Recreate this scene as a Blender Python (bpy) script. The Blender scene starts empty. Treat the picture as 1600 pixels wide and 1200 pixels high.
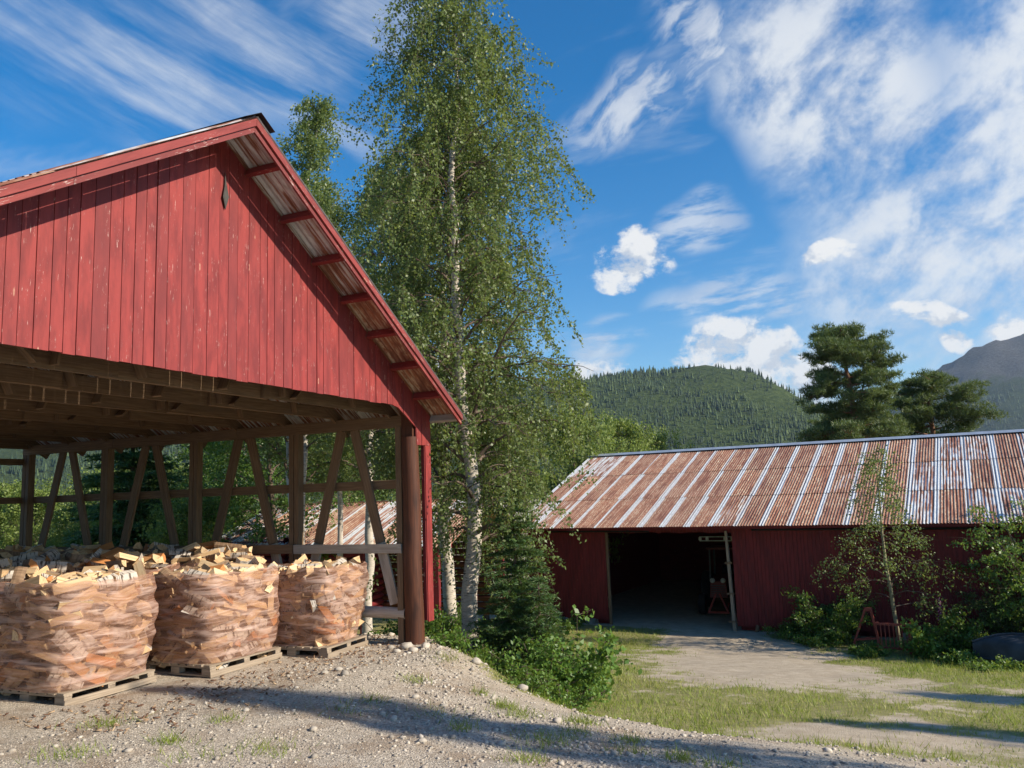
import bpy, math, random
import numpy as np
from mathutils import Vector, Matrix, noise
R = math.radians
scn = bpy.context.scene
col = scn.collection

# ------------------------------------------------------------------ camera
F, PITCH, ROLL, EYE = 1283.6, 0.1343, -0.0347, 2.1
fw = Vector((0, math.cos(PITCH), math.sin(PITCH))); up0 = Vector((0, -math.sin(PITCH), math.cos(PITCH))); rt0 = Vector((1, 0, 0))
cr, sr = math.cos(ROLL), math.sin(ROLL)
rt = rt0 * cr + up0 * sr; upv = rt0 * -sr + up0 * cr
cd = bpy.data.cameras.new('camera'); cam = bpy.data.objects.new('camera', cd); col.objects.link(cam)
cd.sensor_width = 36; cd.lens = 36 * F / 1600; cd.clip_end = 20000; cd.clip_start = .05
cam.matrix_world = Matrix(((rt.x, upv.x, -fw.x, 0), (rt.y, upv.y, -fw.y, 0), (rt.z, upv.z, -fw.z, EYE), (0, 0, 0, 1)))
scn.camera = cam

HAZE = 6e-5
# ------------------------------------------------------------------ node helper
class NT:
    def __init__(s, tree): s.t = tree; s.t.nodes.clear()
    def n(s, typ, props=None, **inp):
        nd = s.t.nodes.new('ShaderNode' + typ)
        for k, v in (props or {}).items(): setattr(nd, k, v)
        for k, v in inp.items():
            key = int(k[1:]) if k[0] == '_' and k[1:].isdigit() else k.replace('_', ' ')
            sk = nd.inputs[key]
            if isinstance(v, bpy.types.NodeSocket): s.t.links.new(v, sk)
            elif isinstance(v, bpy.types.Node): s.t.links.new(v.outputs[0], sk)
            else:
                if isinstance(v, tuple) and len(v) == 3 and sk.type == 'RGBA': v = v + (1,)
                sk.default_value = v
        return nd
    def m(s, op, a, b=0.0, c=None, clamp=False):
        nd = s.n('Math', {'operation': op, 'use_clamp': clamp}, _0=a, _1=b)
        if c is not None:
            if isinstance(c, (bpy.types.NodeSocket,)): s.t.links.new(c, nd.inputs[2])
            elif isinstance(c, bpy.types.Node): s.t.links.new(c.outputs[0], nd.inputs[2])
            else: nd.inputs[2].default_value = c
        return nd.outputs[0]
    def sm(s, v, a, b, lo=0.0, hi=1.0):
        return s.n('MapRange', {'interpolation_type': 'SMOOTHSTEP'}, Value=v, From_Min=a, From_Max=b, To_Min=lo, To_Max=hi).outputs[0]
    def mix(s, f, a, b, blend='MIX'):
        nd = s.t.nodes.new('ShaderNodeMix'); nd.data_type = 'RGBA'; nd.blend_type = blend
        for sk, v in ((nd.inputs[0], f), (nd.inputs[6], a), (nd.inputs[7], b)):
            if isinstance(v, bpy.types.NodeSocket): s.t.links.new(v, sk)
            elif isinstance(v, bpy.types.Node): s.t.links.new(v.outputs[0], sk)
            else: sk.default_value = v + (1,) if isinstance(v, tuple) and len(v) == 3 else v
        return nd.outputs[2]
    def noise(s, vec, scale, detail=4, rough=.55, dist=0.0):
        nd = s.n('TexNoise', None, Scale=scale, Detail=detail, Roughness=rough, Distortion=dist)
        if vec is not None: s.t.links.new(vec, nd.inputs['Vector'])
        return nd.outputs[0]
    def mapv(s, vec, loc=(0, 0, 0), rot=(0, 0, 0), scale=(1, 1, 1), typ='POINT'):
        nd = s.n('Mapping', {'vector_type': typ}, Location=loc, Rotation=rot, Scale=scale); s.t.links.new(vec, nd.inputs[0]); return nd.outputs[0]

# ------------------------------------------------------------------ sun, sky
SUN_EL = R(30.0); SUN_DIR = Vector((.935, -.355)).normalized()
sdir = Vector((SUN_DIR.x * math.cos(SUN_EL), SUN_DIR.y * math.cos(SUN_EL), math.sin(SUN_EL)))
sl = bpy.data.lights.new('sun', 'SUN'); sl.energy = 5.0; sl.angle = R(.53); sl.color = (1, .90, .75)
so = bpy.data.objects.new('sun', sl); col.objects.link(so)
so.rotation_euler = sdir.to_track_quat('Z', 'Y').to_euler(); so.location = (30, -10, 30)
scn.view_settings.view_transform = 'Standard'; scn.view_settings.look = 'None'
scn.view_settings.exposure = 0.55; scn.view_settings.gamma = 1
try: scn.view_settings.use_curve_mapping = False
except Exception: pass
w = bpy.data.worlds.new('World'); scn.world = w; w.use_nodes = True
w.cycles.sampling_method = 'MANUAL'; w.cycles.sample_map_resolution = 512
scn.cycles.max_bounces = 6; scn.cycles.diffuse_bounces = 3; scn.cycles.glossy_bounces = 2; scn.cycles.transparent_max_bounces = 8; scn.cycles.transmission_bounces = 3; scn.cycles.caustics_reflective = False; scn.cycles.caustics_refractive = False
T = NT(w.node_tree)
sky = T.n('TexSky', {'sky_type': 'NISHITA', 'sun_disc': False, 'sun_elevation': SUN_EL, 'sun_rotation': math.atan2(sdir.x, sdir.y),
                     'altitude': 300, 'air_density': 1.0, 'dust_density': .35, 'ozone_density': 2.6})
tc = T.n('TexCoord').outputs['Generated']
sep = T.n('SeparateXYZ', None, Vector=tc)
az = T.m('ARCTAN2', sep.outputs[0], sep.outputs[1]); el = T.m('ARCSINE', sep.outputs[2])
ae = T.n('CombineXYZ', None, X=az, Y=el, Z=1.0).outputs[0]
zz = T.m('ADD', T.m('MAXIMUM', sep.outputs[2], 0.0), .22)
pl = T.n('CombineXYZ', None, X=T.m('DIVIDE', sep.outputs[0], zz), Y=T.m('DIVIDE', sep.outputs[1], zz)).outputs[0]
def px_dir(px, py):
    d = rt * ((px - 800) / F) + upv * (-(py - 600) / F) + fw; d.normalize()
    return math.atan2(d.x, d.y), math.asin(d.z)
def n2(vec, scale, detail=4, rough=.55, dist=0.0, out=0):
    nd = T.n('TexNoise', {'noise_dimensions': '2D'}, Scale=scale, Detail=detail, Roughness=rough, Distortion=dist); T.t.links.new(vec, nd.inputs['Vector']); return nd.outputs[out]
def lin(vec, rot, sx, sy):
    """rotate and stretch the (azimuth, elevation) plane: two dot products"""
    c_, s_ = math.cos(rot), math.sin(rot); o_ = []
    for k_ in ((c_ * sx, -s_ * sx, 0), (s_ * sy, c_ * sy, 0)):
        d_ = T.n('VectorMath', {'operation': 'DOT_PRODUCT'}); T.t.links.new(vec, d_.inputs[0]); d_.inputs[1].default_value = k_; o_.append(d_.outputs['Value'])
    return T.n('CombineXYZ', None, X=o_[0], Y=o_[1]).outputs[0]
wob = T.n('TexNoise', {'noise_dimensions': '2D'}, Scale=7.0, Detail=2.0); T.t.links.new(ae, wob.inputs['Vector'])
wv = T.n('VectorMath', {'operation': 'MULTIPLY_ADD'}); T.t.links.new(wob.outputs['Color'], wv.inputs[0]); wv.inputs[1].default_value = (.10, .07, 0); T.t.links.new(ae, wv.inputs[2])
aw = wv.outputs[0]
def stroke(x0, y0, x1, y1, wd):
    a0 = px_dir(x0, y0); a1 = px_dir(x1, y1); cx, cy = (a0[0] + a1[0]) / 2 + .05, (a0[1] + a1[1]) / 2 + .035
    dx, dy = a1[0] - a0[0], a1[1] - a0[1]; L = math.hypot(dx, dy) / 2; th = math.atan2(dy, dx); c_, s_ = math.cos(th), math.sin(th); W_ = wd / F
    o_ = []
    for v in ((c_ / L, s_ / L, -(cx * c_ + cy * s_) / L), (-s_ / W_, c_ / W_, (cx * s_ - cy * c_) / W_)):
        d_ = T.n('VectorMath', {'operation': 'DOT_PRODUCT'}); T.t.links.new(aw, d_.inputs[0]); d_.inputs[1].default_value = v; o_.append(d_.outputs['Value'])
    return T.m('MULTIPLY_ADD', o_[0], o_[0], T.m('MULTIPLY', o_[1], o_[1]))
def blob(lst):
    q = [stroke(*p) for p in lst]; r = q[0]
    for x in q[1:]: r = T.m('MINIMUM', r, x)
    return T.sm(r, 1.0, 0.0)
def fold(op, xs):
    r = xs[0]
    for x in xs[1:]: r = T.m(op, r, x)
    return r
c_left = blob([(-160, -20, 520, 210, 120), (180, -60, 560, 190, 85), (330, 120, 640, 240, 50), (420, -40, 720, 160, 140)])
c_right = blob([(1120, -60, 1500, 330, 190), (1400, 60, 1760, 620, 330), (1250, 300, 1640, 480, 190), (1500, -80, 1900, 200, 260)])
c_x = blob([(830, 232, 1180, 40, 68), (980, -10, 1190, 105, 66)])
c_band = blob([(990, 500, 1330, 440, 58), (1020, 345, 1170, 350, 46), (1180, 490, 1380, 445, 34), (850, 540, 1020, 520, 46)])
s1 = n2(lin(ae, R(20), .8, 6.0), 3.0, 6, .62, .08); s2 = n2(lin(ae, R(-38), 2.0, 3.4), 4.0, 6, .6, .2); s3 = n2(lin(aw, R(-30), 3, 8), 4.5, 5, .6, .15); s4 = n2(lin(ae, R(-6), 2.2, 9), 4, 5, .6, .1)
pn = n2(lin(ae, 0, 1, 1.35), 26, 7, .64, .12)
v1 = T.m('MULTIPLY', c_left, T.sm(s1, .30, .80))
v2 = T.m('MULTIPLY', T.m('POWER', c_right, .8), T.sm(T.m('MULTIPLY_ADD', s2, .68, T.m('MULTIPLY', pn, .32)), .28, .64))
v3 = T.m('MULTIPLY', c_x, T.sm(s3, .30, .66))
v4 = T.m('MULTIPLY', c_band, T.sm(s4, .36, .62))
glob = T.m('MULTIPLY', T.sm(n2(lin(pl, .5, 1, 2.6), 1.6, 5, .6, .15), .52, .80), .35)
cirrus = fold('MAXIMUM', [T.m('MULTIPLY', v1, .72), T.m('MULTIPLY', v2, .92), T.m('MULTIPLY', v3, .78), T.m('MULTIPLY', v4, .66), glob])
puffs = [(880, 408, 1085, 402, 48), (930, 395, 1075, 390, 56), (1245, 398, 1350, 393, 30), (1380, 490, 1530, 485, 24), (1440, 525, 1520, 525, 22),
         (1020, 560, 1290, 580, 84), (1130, 570, 1320, 610, 95), (880, 572, 985, 580, 27), (1520, 510, 1640, 505, 33), (560, 600, 800, 610, 60)]
pm = blob(puffs)
puff = T.sm(T.m('MULTIPLY_ADD', T.m('POWER', pm, .75), 1.0, T.m('MULTIPLY', T.m('SUBTRACT', pn, .5), 2.7)), .20, 1.0)
puff = T.m('MULTIPLY', puff, T.sm(pm, .02, .20))
sh_ = T.n('VectorMath', {'operation': 'ADD'}); T.t.links.new(ae, sh_.inputs[0]); sh_.inputs[1].default_value = (.012, .022, 0)
pn2 = n2(lin(sh_.outputs[0], 0, 1, 1.35), 26, 3, .58, .12)
shade = T.sm(T.m('SUBTRACT', pn, pn2), -.16, .04)
pcol = T.mix(shade, (6.3, 6.8, 7.5), (9.2, 9.2, 9.1))
ccol = T.mix(T.sm(s2, .4, .6), (6.4, 6.9, 7.8), (8.2, 8.5, 8.8))
hs = T.n('HueSaturation', None, Saturation=1.46, Value=1.62, Color=sky).outputs[0]
c1 = T.mix(cirrus, hs, ccol)
c2 = T.mix(T.m('MULTIPLY', puff, .96), c1, pcol)
hor = T.sm(sep.outputs[2], -.01, .02)
c3 = T.mix(hor, hs, c2)
bg = T.n('Background', None, Color=c3, Strength=.070)
T.t.links.new(bg.outputs[0], T.n('OutputWorld').inputs[0])

# ------------------------------------------------------------------ mesh helpers
def tag(o, label=None, cat=None, group=None, kind=None):
    for k, v in (('label', label), ('category', cat), ('group', group), ('kind', kind)):
        if v: o[k] = v
    return o
def link(name, me, parent=None):
    o = bpy.data.objects.new(name, me); col.objects.link(o)
    if parent: o.parent = parent
    return o
def root(name, label, cat, loc=(0, 0, 0), rz=0, group=None):
    o = link(name, None); o.location = loc; o.rotation_euler = (0, 0, rz); o.empty_display_size = .2
    return tag(o, label, cat, group)
def mesh(name, verts, faces, mat, uv=None, tone=None, smooth=False, midx=None):
    """verts (N,3); faces: one (M,k) int array or list of such arrays / lists"""
    me = bpy.data.meshes.new(name); v = np.asarray(verts, dtype=np.float32)
    if not isinstance(faces, np.ndarray):
        me.from_pydata([tuple(map(float, q)) for q in v], [], [tuple(int(i) for i in f) for f in faces])
    else:
        M, k = faces.shape
        me.vertices.add(len(v)); me.vertices.foreach_set('co', v.ravel())
        me.loops.add(M * k); me.loops.foreach_set('vertex_index', faces.astype(np.int32).ravel())
        me.polygons.add(M); me.polygons.foreach_set('loop_start', np.arange(0, M * k, k, dtype=np.int32))
        me.update(calc_edges=True)
    for m_ in (mat if isinstance(mat, (list, tuple)) else [mat]): me.materials.append(m_)
    if midx is not None: me.polygons.foreach_set('material_index', np.asarray(midx, dtype=np.int32))
    if uv is not None:
        l = me.uv_layers.new(name='UVMap'); l.data.foreach_set('uv', np.asarray(uv, dtype=np.float32).ravel())
    if tone is not None:
        a = me.attributes.new('tone', 'FLOAT', 'FACE'); a.data.foreach_set('value', np.asarray(tone, dtype=np.float32))
    if smooth: me.polygons.foreach_set('use_smooth', np.ones(len(me.polygons), dtype=bool))
    me.update(); return me
BOXF = [(0, 1, 2, 3), (7, 6, 5, 4), (0, 4, 5, 1), (1, 5, 6, 2), (2, 6, 7, 3), (3, 7, 4, 0)]
def beam_data(p, q, wd, ht, up=(0, 0, 1), wobble=0.0, rng=None):
    """timber from p to q: wd across (perpendicular to up), ht along up. returns verts, faces, uv"""
    p = np.array(p, float); q = np.array(q, float); a = q - p; L = np.linalg.norm(a); a /= L
    u = np.array(up, float); s = np.cross(a, u); s /= np.linalg.norm(s); u = np.cross(s, a)
    V = []
    for e in (p, q):
        for i, j in ((-1, -1), (1, -1), (1, 1), (-1, 1)):
            V.append(e + s * wd / 2 * i + u * ht / 2 * j)
    V = np.array(V)
    if wobble and rng is not None: V += rng.normal(0, wobble, V.shape)
    fs = [(3, 2, 1, 0), (4, 5, 6, 7), (0, 1, 5, 4), (1, 2, 6, 5), (2, 3, 7, 6), (3, 0, 4, 7)]
    uv = []
    off = (abs(p[0] * 3.1 + p[1] * 1.7 + p[2] * 2.3)) % 7
    for k, f in enumerate(fs):
        if k < 2: uv += [(off, 0), (off, wd), (off + ht * .1, wd), (off + ht * .1, 0)]
        else:
            h = (wd, ht, wd, ht)[k - 2]; o2 = off + k * 1.37
            uv += [(o2, 0), (o2, h), (o2 + L, h), (o2 + L, 0)]
    return V, fs, uv
def beam(name, p, q, wd, ht, mat, parent, up=(0, 0, 1), wobble=0.0, rng=None):
    V, f, uv = beam_data(p, q, wd, ht, up, wobble, rng); return link(name, mesh(name, V, f, mat, uv), parent)
def join(parts):
    V, Fc, U, n = [], [], [], 0
    for v, f, uv in parts:
        V.append(v); Fc += [tuple(i + n for i in q) for q in f]; U += list(uv); n += len(v)
    return np.concatenate(V), Fc, U
def tubes(lines, sides=6):
    """lines: list of (pts (k,3), radii (k)) -> verts, quads"""
    V, Q, n = [], [], 0
    ang = np.linspace(0, 2 * np.pi, sides, endpoint=False)
    for P, r in lines:
        P = np.asarray(P, float); r = np.asarray(r, float); k = len(P)
        t = np.gradient(P, axis=0); t /= np.linalg.norm(t, axis=1)[:, None] + 1e-9
        ref = np.array([1., 0, 0]) if abs(t[0][0]) < .8 else np.array([0, 1., 0])
        s = np.cross(t, ref); s /= np.linalg.norm(s, axis=1)[:, None]; u = np.cross(s, t)
        ring = P[:, None, :] + r[:, None, None] * (np.cos(ang)[None, :, None] * s[:, None, :] + np.sin(ang)[None, :, None] * u[:, None, :])
        V.append(ring.reshape(-1, 3)); i = np.arange(k - 1)[:, None] * sides + np.arange(sides)[None, :]; j = np.arange(k - 1)[:, None] * sides + (np.arange(sides)[None, :] + 1) % sides
        Q.append(np.stack([i, j, j + sides, i + sides], -1).reshape(-1, 4) + n); n += k * sides
    return np.concatenate(V), np.concatenate(Q)
def nz(v): return v / (np.linalg.norm(v, axis=-1, keepdims=True) + 1e-9)

# ------------------------------------------------------------------ materials
def material(name):
    m_ = bpy.data.materials.new(name); m_.use_nodes = True; return m_, NT(m_.node_tree)
def finish(t, color, rough=.8, bump=None, bstr=.3, bdist=.01, metal=0.0, spec=.3, extra=None):
    p = t.n('BsdfPrincipled', None, Base_Color=color, Roughness=rough, Metallic=metal)
    p.inputs['Specular IOR Level'].default_value = spec
    if bump is not None:
        b = t.n('Bump', None, Strength=bstr, Distance=bdist, Height=bump); t.t.links.new(b.outputs[0], p.inputs['Normal'])
    sh = p.outputs[0]
    if extra: sh = extra(sh)
    t.t.links.new(sh, t.n('OutputMaterial').inputs[0])
def wood(name, c1, c2, c3, knots=True, rough=.85, vary=.35):
    m_, t = material(name); uv = t.n('UVMap').outputs[0]; rnd = t.n('ObjectInfo').outputs['Random']
    v = t.n('VectorMath', {'operation': 'ADD'}); t.t.links.new(uv, v.inputs[0]); t.t.links.new(t.n('CombineXYZ', None, X=t.m('MULTIPLY', rnd, 31), Y=t.m('MULTIPLY', rnd, 17)).outputs[0], v.inputs[1])
    g = t.noise(t.mapv(v.outputs[0], scale=(1.5, 38, 1)), 1.6, 6, .6, .6); big = t.noise(t.mapv(v.outputs[0], scale=(.9, 5, 1)), 1.3, 3)
    c = t.mix(t.sm(g, .3, .72), c1, c2); c = t.mix(t.sm(big, .48, .75), c, c3)
    c = t.mix(t.m('MULTIPLY', t.m('SUBTRACT', rnd, .3), vary, clamp=True), c, (c1[0] * .45, c1[1] * .43, c1[2] * .42))
    finish(t, c, rough, g, .35, .004); return m_
M_timber = wood('old_timber', (.135, .085, .050), (.25, .165, .098), (.17, .118, .078))
M_weather_sun = wood('weathered_sunlit_wood', (.36, .31, .26), (.50, .45, .39), (.28, .24, .20), vary=.2)  # weathered grey; also paints sunlight onto the low rail and braces
M_pallet = wood('pallet_wood', (.27, .21, .15), (.42, .34, .25), (.2, .16, .12))
M_logpost = wood('stained_and_shaded_log', (.055, .020, .011), (.115, .040, .020), (.03, .012, .008), rough=.6, vary=0)  # stained log; also stands in for shade on the outbuilding back wall
def red_paint(name, base, dark, pale, wear=.66):
    m_, t = material(name); uv = t.n('UVMap').outputs[0]; rnd = t.n('ObjectInfo').outputs['Random']
    v = t.n('VectorMath', {'operation': 'ADD'}); t.t.links.new(uv, v.inputs[0]); t.t.links.new(t.n('CombineXYZ', None, X=t.m('MULTIPLY', rnd, 41), Y=t.m('MULTIPLY', rnd, 23)).outputs[0], v.inputs[1]); v = v.outputs[0]
    g = t.noise(t.mapv(v, scale=(1.1, 45, 1)), 1.5, 5, .6, .4); bl = t.noise(t.mapv(v, scale=(1.2, 5, 1)), 1.5, 4, .6)
    c = t.mix(t.sm(bl, .36, .66), base, dark); c = t.mix(t.m('MULTIPLY', t.sm(g, .55, .75), .5), c, dark)
    c = t.mix(t.m('MULTIPLY', t.m('SUBTRACT', rnd, .35, clamp=True), 1.0), c, (base[0] * .60, base[1] * .75, base[2] * .85))
    fl = t.noise(t.mapv(v, scale=(6, 55, 1)), 1.5, 5, .7); pa = t.noise(t.mapv(v, scale=(.9, 3.5, 1)), 1.9, 3)
    wm = t.m('MULTIPLY', t.sm(fl, wear, wear + .05), t.sm(pa, .46, .62))
    kn = t.n('TexVoronoi', {'feature': 'F1'}, Scale=1.0); t.t.links.new(t.mapv(v, scale=(2.1, 9.5, 1)), kn.inputs['Vector'])
    km = t.m('MULTIPLY', t.sm(kn.outputs['Distance'], .10, .07), t.sm(kn.outputs['Distance'], .03, .06))
    sel = t.n('SeparateColor', None, Color=kn.outputs['Color']); km = t.m('MULTIPLY', km, t.sm(sel.outputs[0], .72, .75))
    c = t.mix(wm, c, pale); c = t.mix(t.m('MULTIPLY', km, .8), c, (.55, .33, .22))
    finish(t, c, .62, t.m('ADD', g, t.m('MULTIPLY', wm, -.4)), .35, .003, spec=.35); return m_
M_red = red_paint('red_paint', (.285, .040, .035), (.175, .024, .023), (.55, .40, .35), .605)
M_verge = red_paint('worn_red_paint', (.26, .044, .037), (.18, .029, .025), (.58, .46, .41), .575)
M_barnred = red_paint('oxblood_paint', (.20, .021, .022), (.125, .014, .016), (.33, .15, .13), .70)
def simple(name, c, rough=.7, metal=0, spec=.3, var=.25, sc=8, bump=.2):
    m_, t = material(name); tcx = t.n('TexCoord').outputs['Object']; n_ = t.noise(tcx, sc, 5)
    cc = t.mix(t.sm(n_, .3, .7), tuple(x * (1 - var) for x in c), tuple(min(1, x * (1 + var)) for x in c))
    finish(t, cc, rough, n_, bump, .01, metal, spec); return m_
M_dark = simple('black_metal', (.02, .02, .022), .45)
M_black = simple('tyre_rubber', (.018, .018, .018), .85)
M_zinc = simple('zinc', (.52, .55, .58), .42, .55, .5, .12, 3)
def rusty(name, zincy=.84):
    m_, t = material(name); uv = t.n('UVMap').outputs[0]; oi = t.n('ObjectInfo'); rnd = oi.outputs['Random']
    s = t.n('SeparateXYZ', None, Vector=uv)
    v = t.n('VectorMath', {'operation': 'ADD'}); t.t.links.new(uv, v.inputs[0]); t.t.links.new(t.n('CombineXYZ', None, X=t.m('MULTIPLY', rnd, 57), Y=t.m('MULTIPLY', rnd, 83)).outputs[0], v.inputs[1]); v = v.outputs[0]
    st = t.noise(t.mapv(v, scale=(14, .55, 1)), 1.0, 5, .65, .3); bl = t.noise(t.mapv(v, scale=(2.2, 1.1, 1)), 1.3, 5, .6); fine = t.noise(t.mapv(v, scale=(26, 6, 1)), 1.0, 3, .6)
    mott = t.m('ADD', t.m('MULTIPLY', st, .45), t.m('ADD', t.m('MULTIPLY', bl, .35), t.m('MULTIPLY', fine, .2)))
    rust = t.mix(t.sm(mott, .40, .54), (.19, .074, .046), (.37, .145, .075)); 
    rust = t.mix(t.m('MULTIPLY', t.sm(fine, .46, .62), t.sm(st, .42, .58)), rust, (.58, .45, .31))
    ed = t.m('ADD', s.outputs[0], t.m('MULTIPLY', t.m('SUBTRACT', bl, .5), .10)); wdt = t.m('ADD', .13, t.m('MULTIPLY', t.m('FRACT', t.m('MULTIPLY', rnd, 7.3)), .14))
    crest = t.sm(t.m('SINE', t.m('MULTIPLY', s.outputs[0], 2 * math.pi * 10.06)), .1, .9); cm = t.m('MULTIPLY', crest, t.sm(t.m('ADD', t.m('MULTIPLY', st, .6), t.m('MULTIPLY', bl, .4)), .40, .62)); rust = t.mix(t.m('MULTIPLY', t.m('FRACT', t.m('MULTIPLY', rnd, 5.1)), .45), rust, (.15, .062, .045)); rust = t.mix(t.m('MULTIPLY', cm, .6), rust, (.60, .50, .37))
    strip = t.sm(t.m('SUBTRACT', wdt, ed), -.015, .03)
    keep = t.sm(t.m('ADD', t.m('MULTIPLY', t.m('MULTIPLY_ADD', st, .75, t.m('MULTIPLY', bl, .25)), .9), t.m('MULTIPLY', t.sm(rnd, zincy, zincy + .10), .155)), .575, .66)
    z = t.m('MAXIMUM', strip, keep)
    zc = t.mix(t.sm(fine, .4, .7), (.66, .67, .67), (.46, .47, .47))
    c = t.mix(z, rust, zc)
    finish(t, c, t.m('SUBTRACT', .78, t.m('MULTIPLY', z, .30)), fine, .15, .003, t.m('MULTIPLY', z, .12), .4); return m_
M_rust = rusty('rusty_corrugated'); M_rustpale = rusty('pale_rusty_corrugated', .25); M_zincsheet = rusty('galvanised_corrugated', .10)
def leafmat(name, dark, mid, pale, trans=.35, gloss=.4):
    m_, t = material(name); a = t.n('Attribute', {'attribute_name': 'tone'}).outputs['Fac']
    c = t.mix(t.sm(a, 0, .55), dark, mid); c = t.mix(t.sm(a, .6, 1.0), c, pale)
    p = t.n('BsdfPrincipled', None, Base_Color=c, Roughness=gloss); p.inputs['Specular IOR Level'].default_value = .5
    tr = t.n('BsdfTranslucent', None, Color=t.mix(.5, c, (.30, .36, .04)))
    mx = t.n('MixShader', None, Fac=trans); t.t.links.new(p.outputs[0], mx.inputs[1]); t.t.links.new(tr.outputs[0], mx.inputs[2])
    t.t.links.new(mx.outputs[0], t.n('OutputMaterial').inputs[0]); return m_
L_birch = leafmat('birch_leaf', (.095, .142, .042), (.17, .23, .07), (.29, .34, .13), .44, .46)
L_green = leafmat('broad_leaf', (.065, .130, .024), (.125, .23, .040), (.23, .33, .07), .44, .42)
L_bright = leafmat('fresh_leaf', (.075, .16, .025), (.14, .26, .045), (.23, .34, .08), .42, .45)
L_pale = leafmat('pale_leaf', (.14, .20, .045), (.22, .29, .065), (.32, .37, .10), .45, .5)
L_spruce = leafmat('spruce_needle', (.035, .080, .025), (.070, .140, .036), (.14, .22, .05), .2, .5)
L_pine = leafmat('pine_needle', (.052, .092, .033), (.095, .148, .048), (.17, .215, .07), .28, .5)
L_far = leafmat('far_conifer', (.018, .038, .014), (.034, .064, .019), (.085, .125, .034), .05, .8)
L_grass = leafmat('grass_blade', (.17, .24, .035), (.29, .36, .055), (.48, .44, .14), .4, .55)
def bark(name, a, b, c, birch=False):
    m_, t = material(name); o = t.n('TexCoord').outputs['Object']
    n1 = t.noise(t.mapv(o, scale=(1, 1, 5) if birch else (1, 1, .25)), 9, 5, .6); n2 = t.noise(t.mapv(o, scale=(1, 1, 7 if birch else .4)), 5 if birch else 14, 3, .6)
    cc = t.mix(t.sm(n1, .35, .7), a, b); cc = t.mix(t.sm(n2, .58, .66), cc, c)
    finish(t, cc, .8, n1, .5, .01); return m_
B_birch = bark('birch_bark', (.56, .50, .42), (.42, .36, .29), (.06, .05, .045), True)
B_twig = bark('twig_bark', (.11, .075, .055), (.17, .13, .10), (.06, .045, .035))
B_brown = bark('brown_bark', (.10, .07, .05), (.16, .12, .085), (.05, .035, .025))
B_pine = bark('pine_bark', (.26, .13, .07), (.15, .085, .055), (.07, .045, .035))

# ------------------------------------------------------------------ terrain
BW0 = np.array([4.825, 27.0]); BA = .5096; BD = np.array([math.cos(BA), -math.sin(BA)]); BM = np.array([-math.sin(BA), -math.cos(BA)])
YAW = .4163; SG = np.array([math.sin(YAW), math.cos(YAW)]); SN = np.array([math.cos(YAW), -math.sin(YAW)]); SC = np.array([-1.579, 12.43])
def l2w(x, y): return SC + SG * x - SN * y
def b2w(s, w_): return BW0 + BD * s + BM * w_
CREST = np.array([l2w(.7, 40), l2w(.7, 12), l2w(.6, .3), (-1.05, 11.5), (-.95, 10.5), (-.6, 9.3), (.2, 8.2), (1.2, 7.1), (2.1, 6), (3.5, 3), (4, -5), (4, -40)])
sm_ = lambda t: (lambda q: q * q * (3 - 2 * q))(np.clip(t, 0, 1))
def crest_dist(x, y):
    best = np.full(np.shape(x), 1e9); sg = np.ones(np.shape(x))
    for a, b in zip(CREST[:-1], CREST[1:]):
        e = b - a; t = np.clip(((x - a[0]) * e[0] + (y - a[1]) * e[1]) / (e @ e), 0, 1)
        qx = x - a[0] - t * e[0]; qy = y - a[1] - t * e[1]; d = np.hypot(qx, qy); c = e[0] * qy - e[1] * qx
        u = d < best - 1e-9; best = np.where(u, d, best); sg = np.where(u, np.where(c < 0, 1, -1), sg)
    return best * sg
def wave(x, y, s=1.0, seed=0):
    return (np.sin(x * 1.3 * s + seed + 1.1 * np.sin(y * .7 * s + seed)) * np.sin(y * 1.1 * s + 2 * seed + .9 * np.sin(x * .9 * s)) + .5 * np.sin(x * 2.9 * s + 1.3 * seed) * np.sin(y * 3.3 * s + seed)) / 1.5
def bw(x, y): return (x - BW0[0]) * BM[0] + (y - BW0[1]) * BM[1]
def bs(x, y): return (x - BW0[0]) * BD[0] + (y - BW0[1]) * BD[1]
def zt(x, y):
    x = np.asarray(x, float); y = np.asarray(y, float); w_ = bw(x, y)
    z = -2.26 + .113 * np.maximum(w_ - 3, 0) * sm_((w_ - 1) / 4); z = np.minimum(z, .4)
    pad = .38 * sm_((w_ - 19) / 7); wb = 1.9 + 3.2 * sm_((12.2 - y) / 4.5); k = sm_((crest_dist(x, y) + wb) / (wb + .1 + 1.0 * (wb - 1.9)))
    r = np.hypot(x, y - 15); near = sm_((60 - r) / 20)
    return z * (1 - k) + np.maximum(pad, z) * k + near * (.03 * wave(x, y, .9, 1.3) + .015 * wave(x, y, 2.7, .4)) * sm_((w_ + 1) / 3)
def zt1(x, y): return float(zt(np.array([x]), np.array([y]))[0])
def stretch(c, h, step, far, n):
    a = np.arange(c - h, c + h + 1e-6, step); e = np.geomspace(step, far, n); cum = h + np.cumsum(e) ; cum = cum[cum < 6000]
    return np.concatenate([(c - cum)[::-1], a, c + cum])
gx = stretch(3, 17, .14, 900, 34); gy = stretch(13, 15, .14, 900, 34)
X, Y = np.meshgrid(gx, gy); Z = zt(X, Y)
far_ = sm_((np.hypot(X, Y) - 120) / 400); Z = Z * (1 - far_) + -3.0 * far_
nx, ny = len(gx), len(gy); i = np.arange(ny - 1)[:, None] * nx + np.arange(nx - 1)[None, :]
gme = mesh('ground', np.stack([X, Y, Z], -1).reshape(-1, 3), np.stack([i, i + 1, i + 1 + nx, i + nx], -1).reshape(-1, 4), [], smooth=True)
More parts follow.
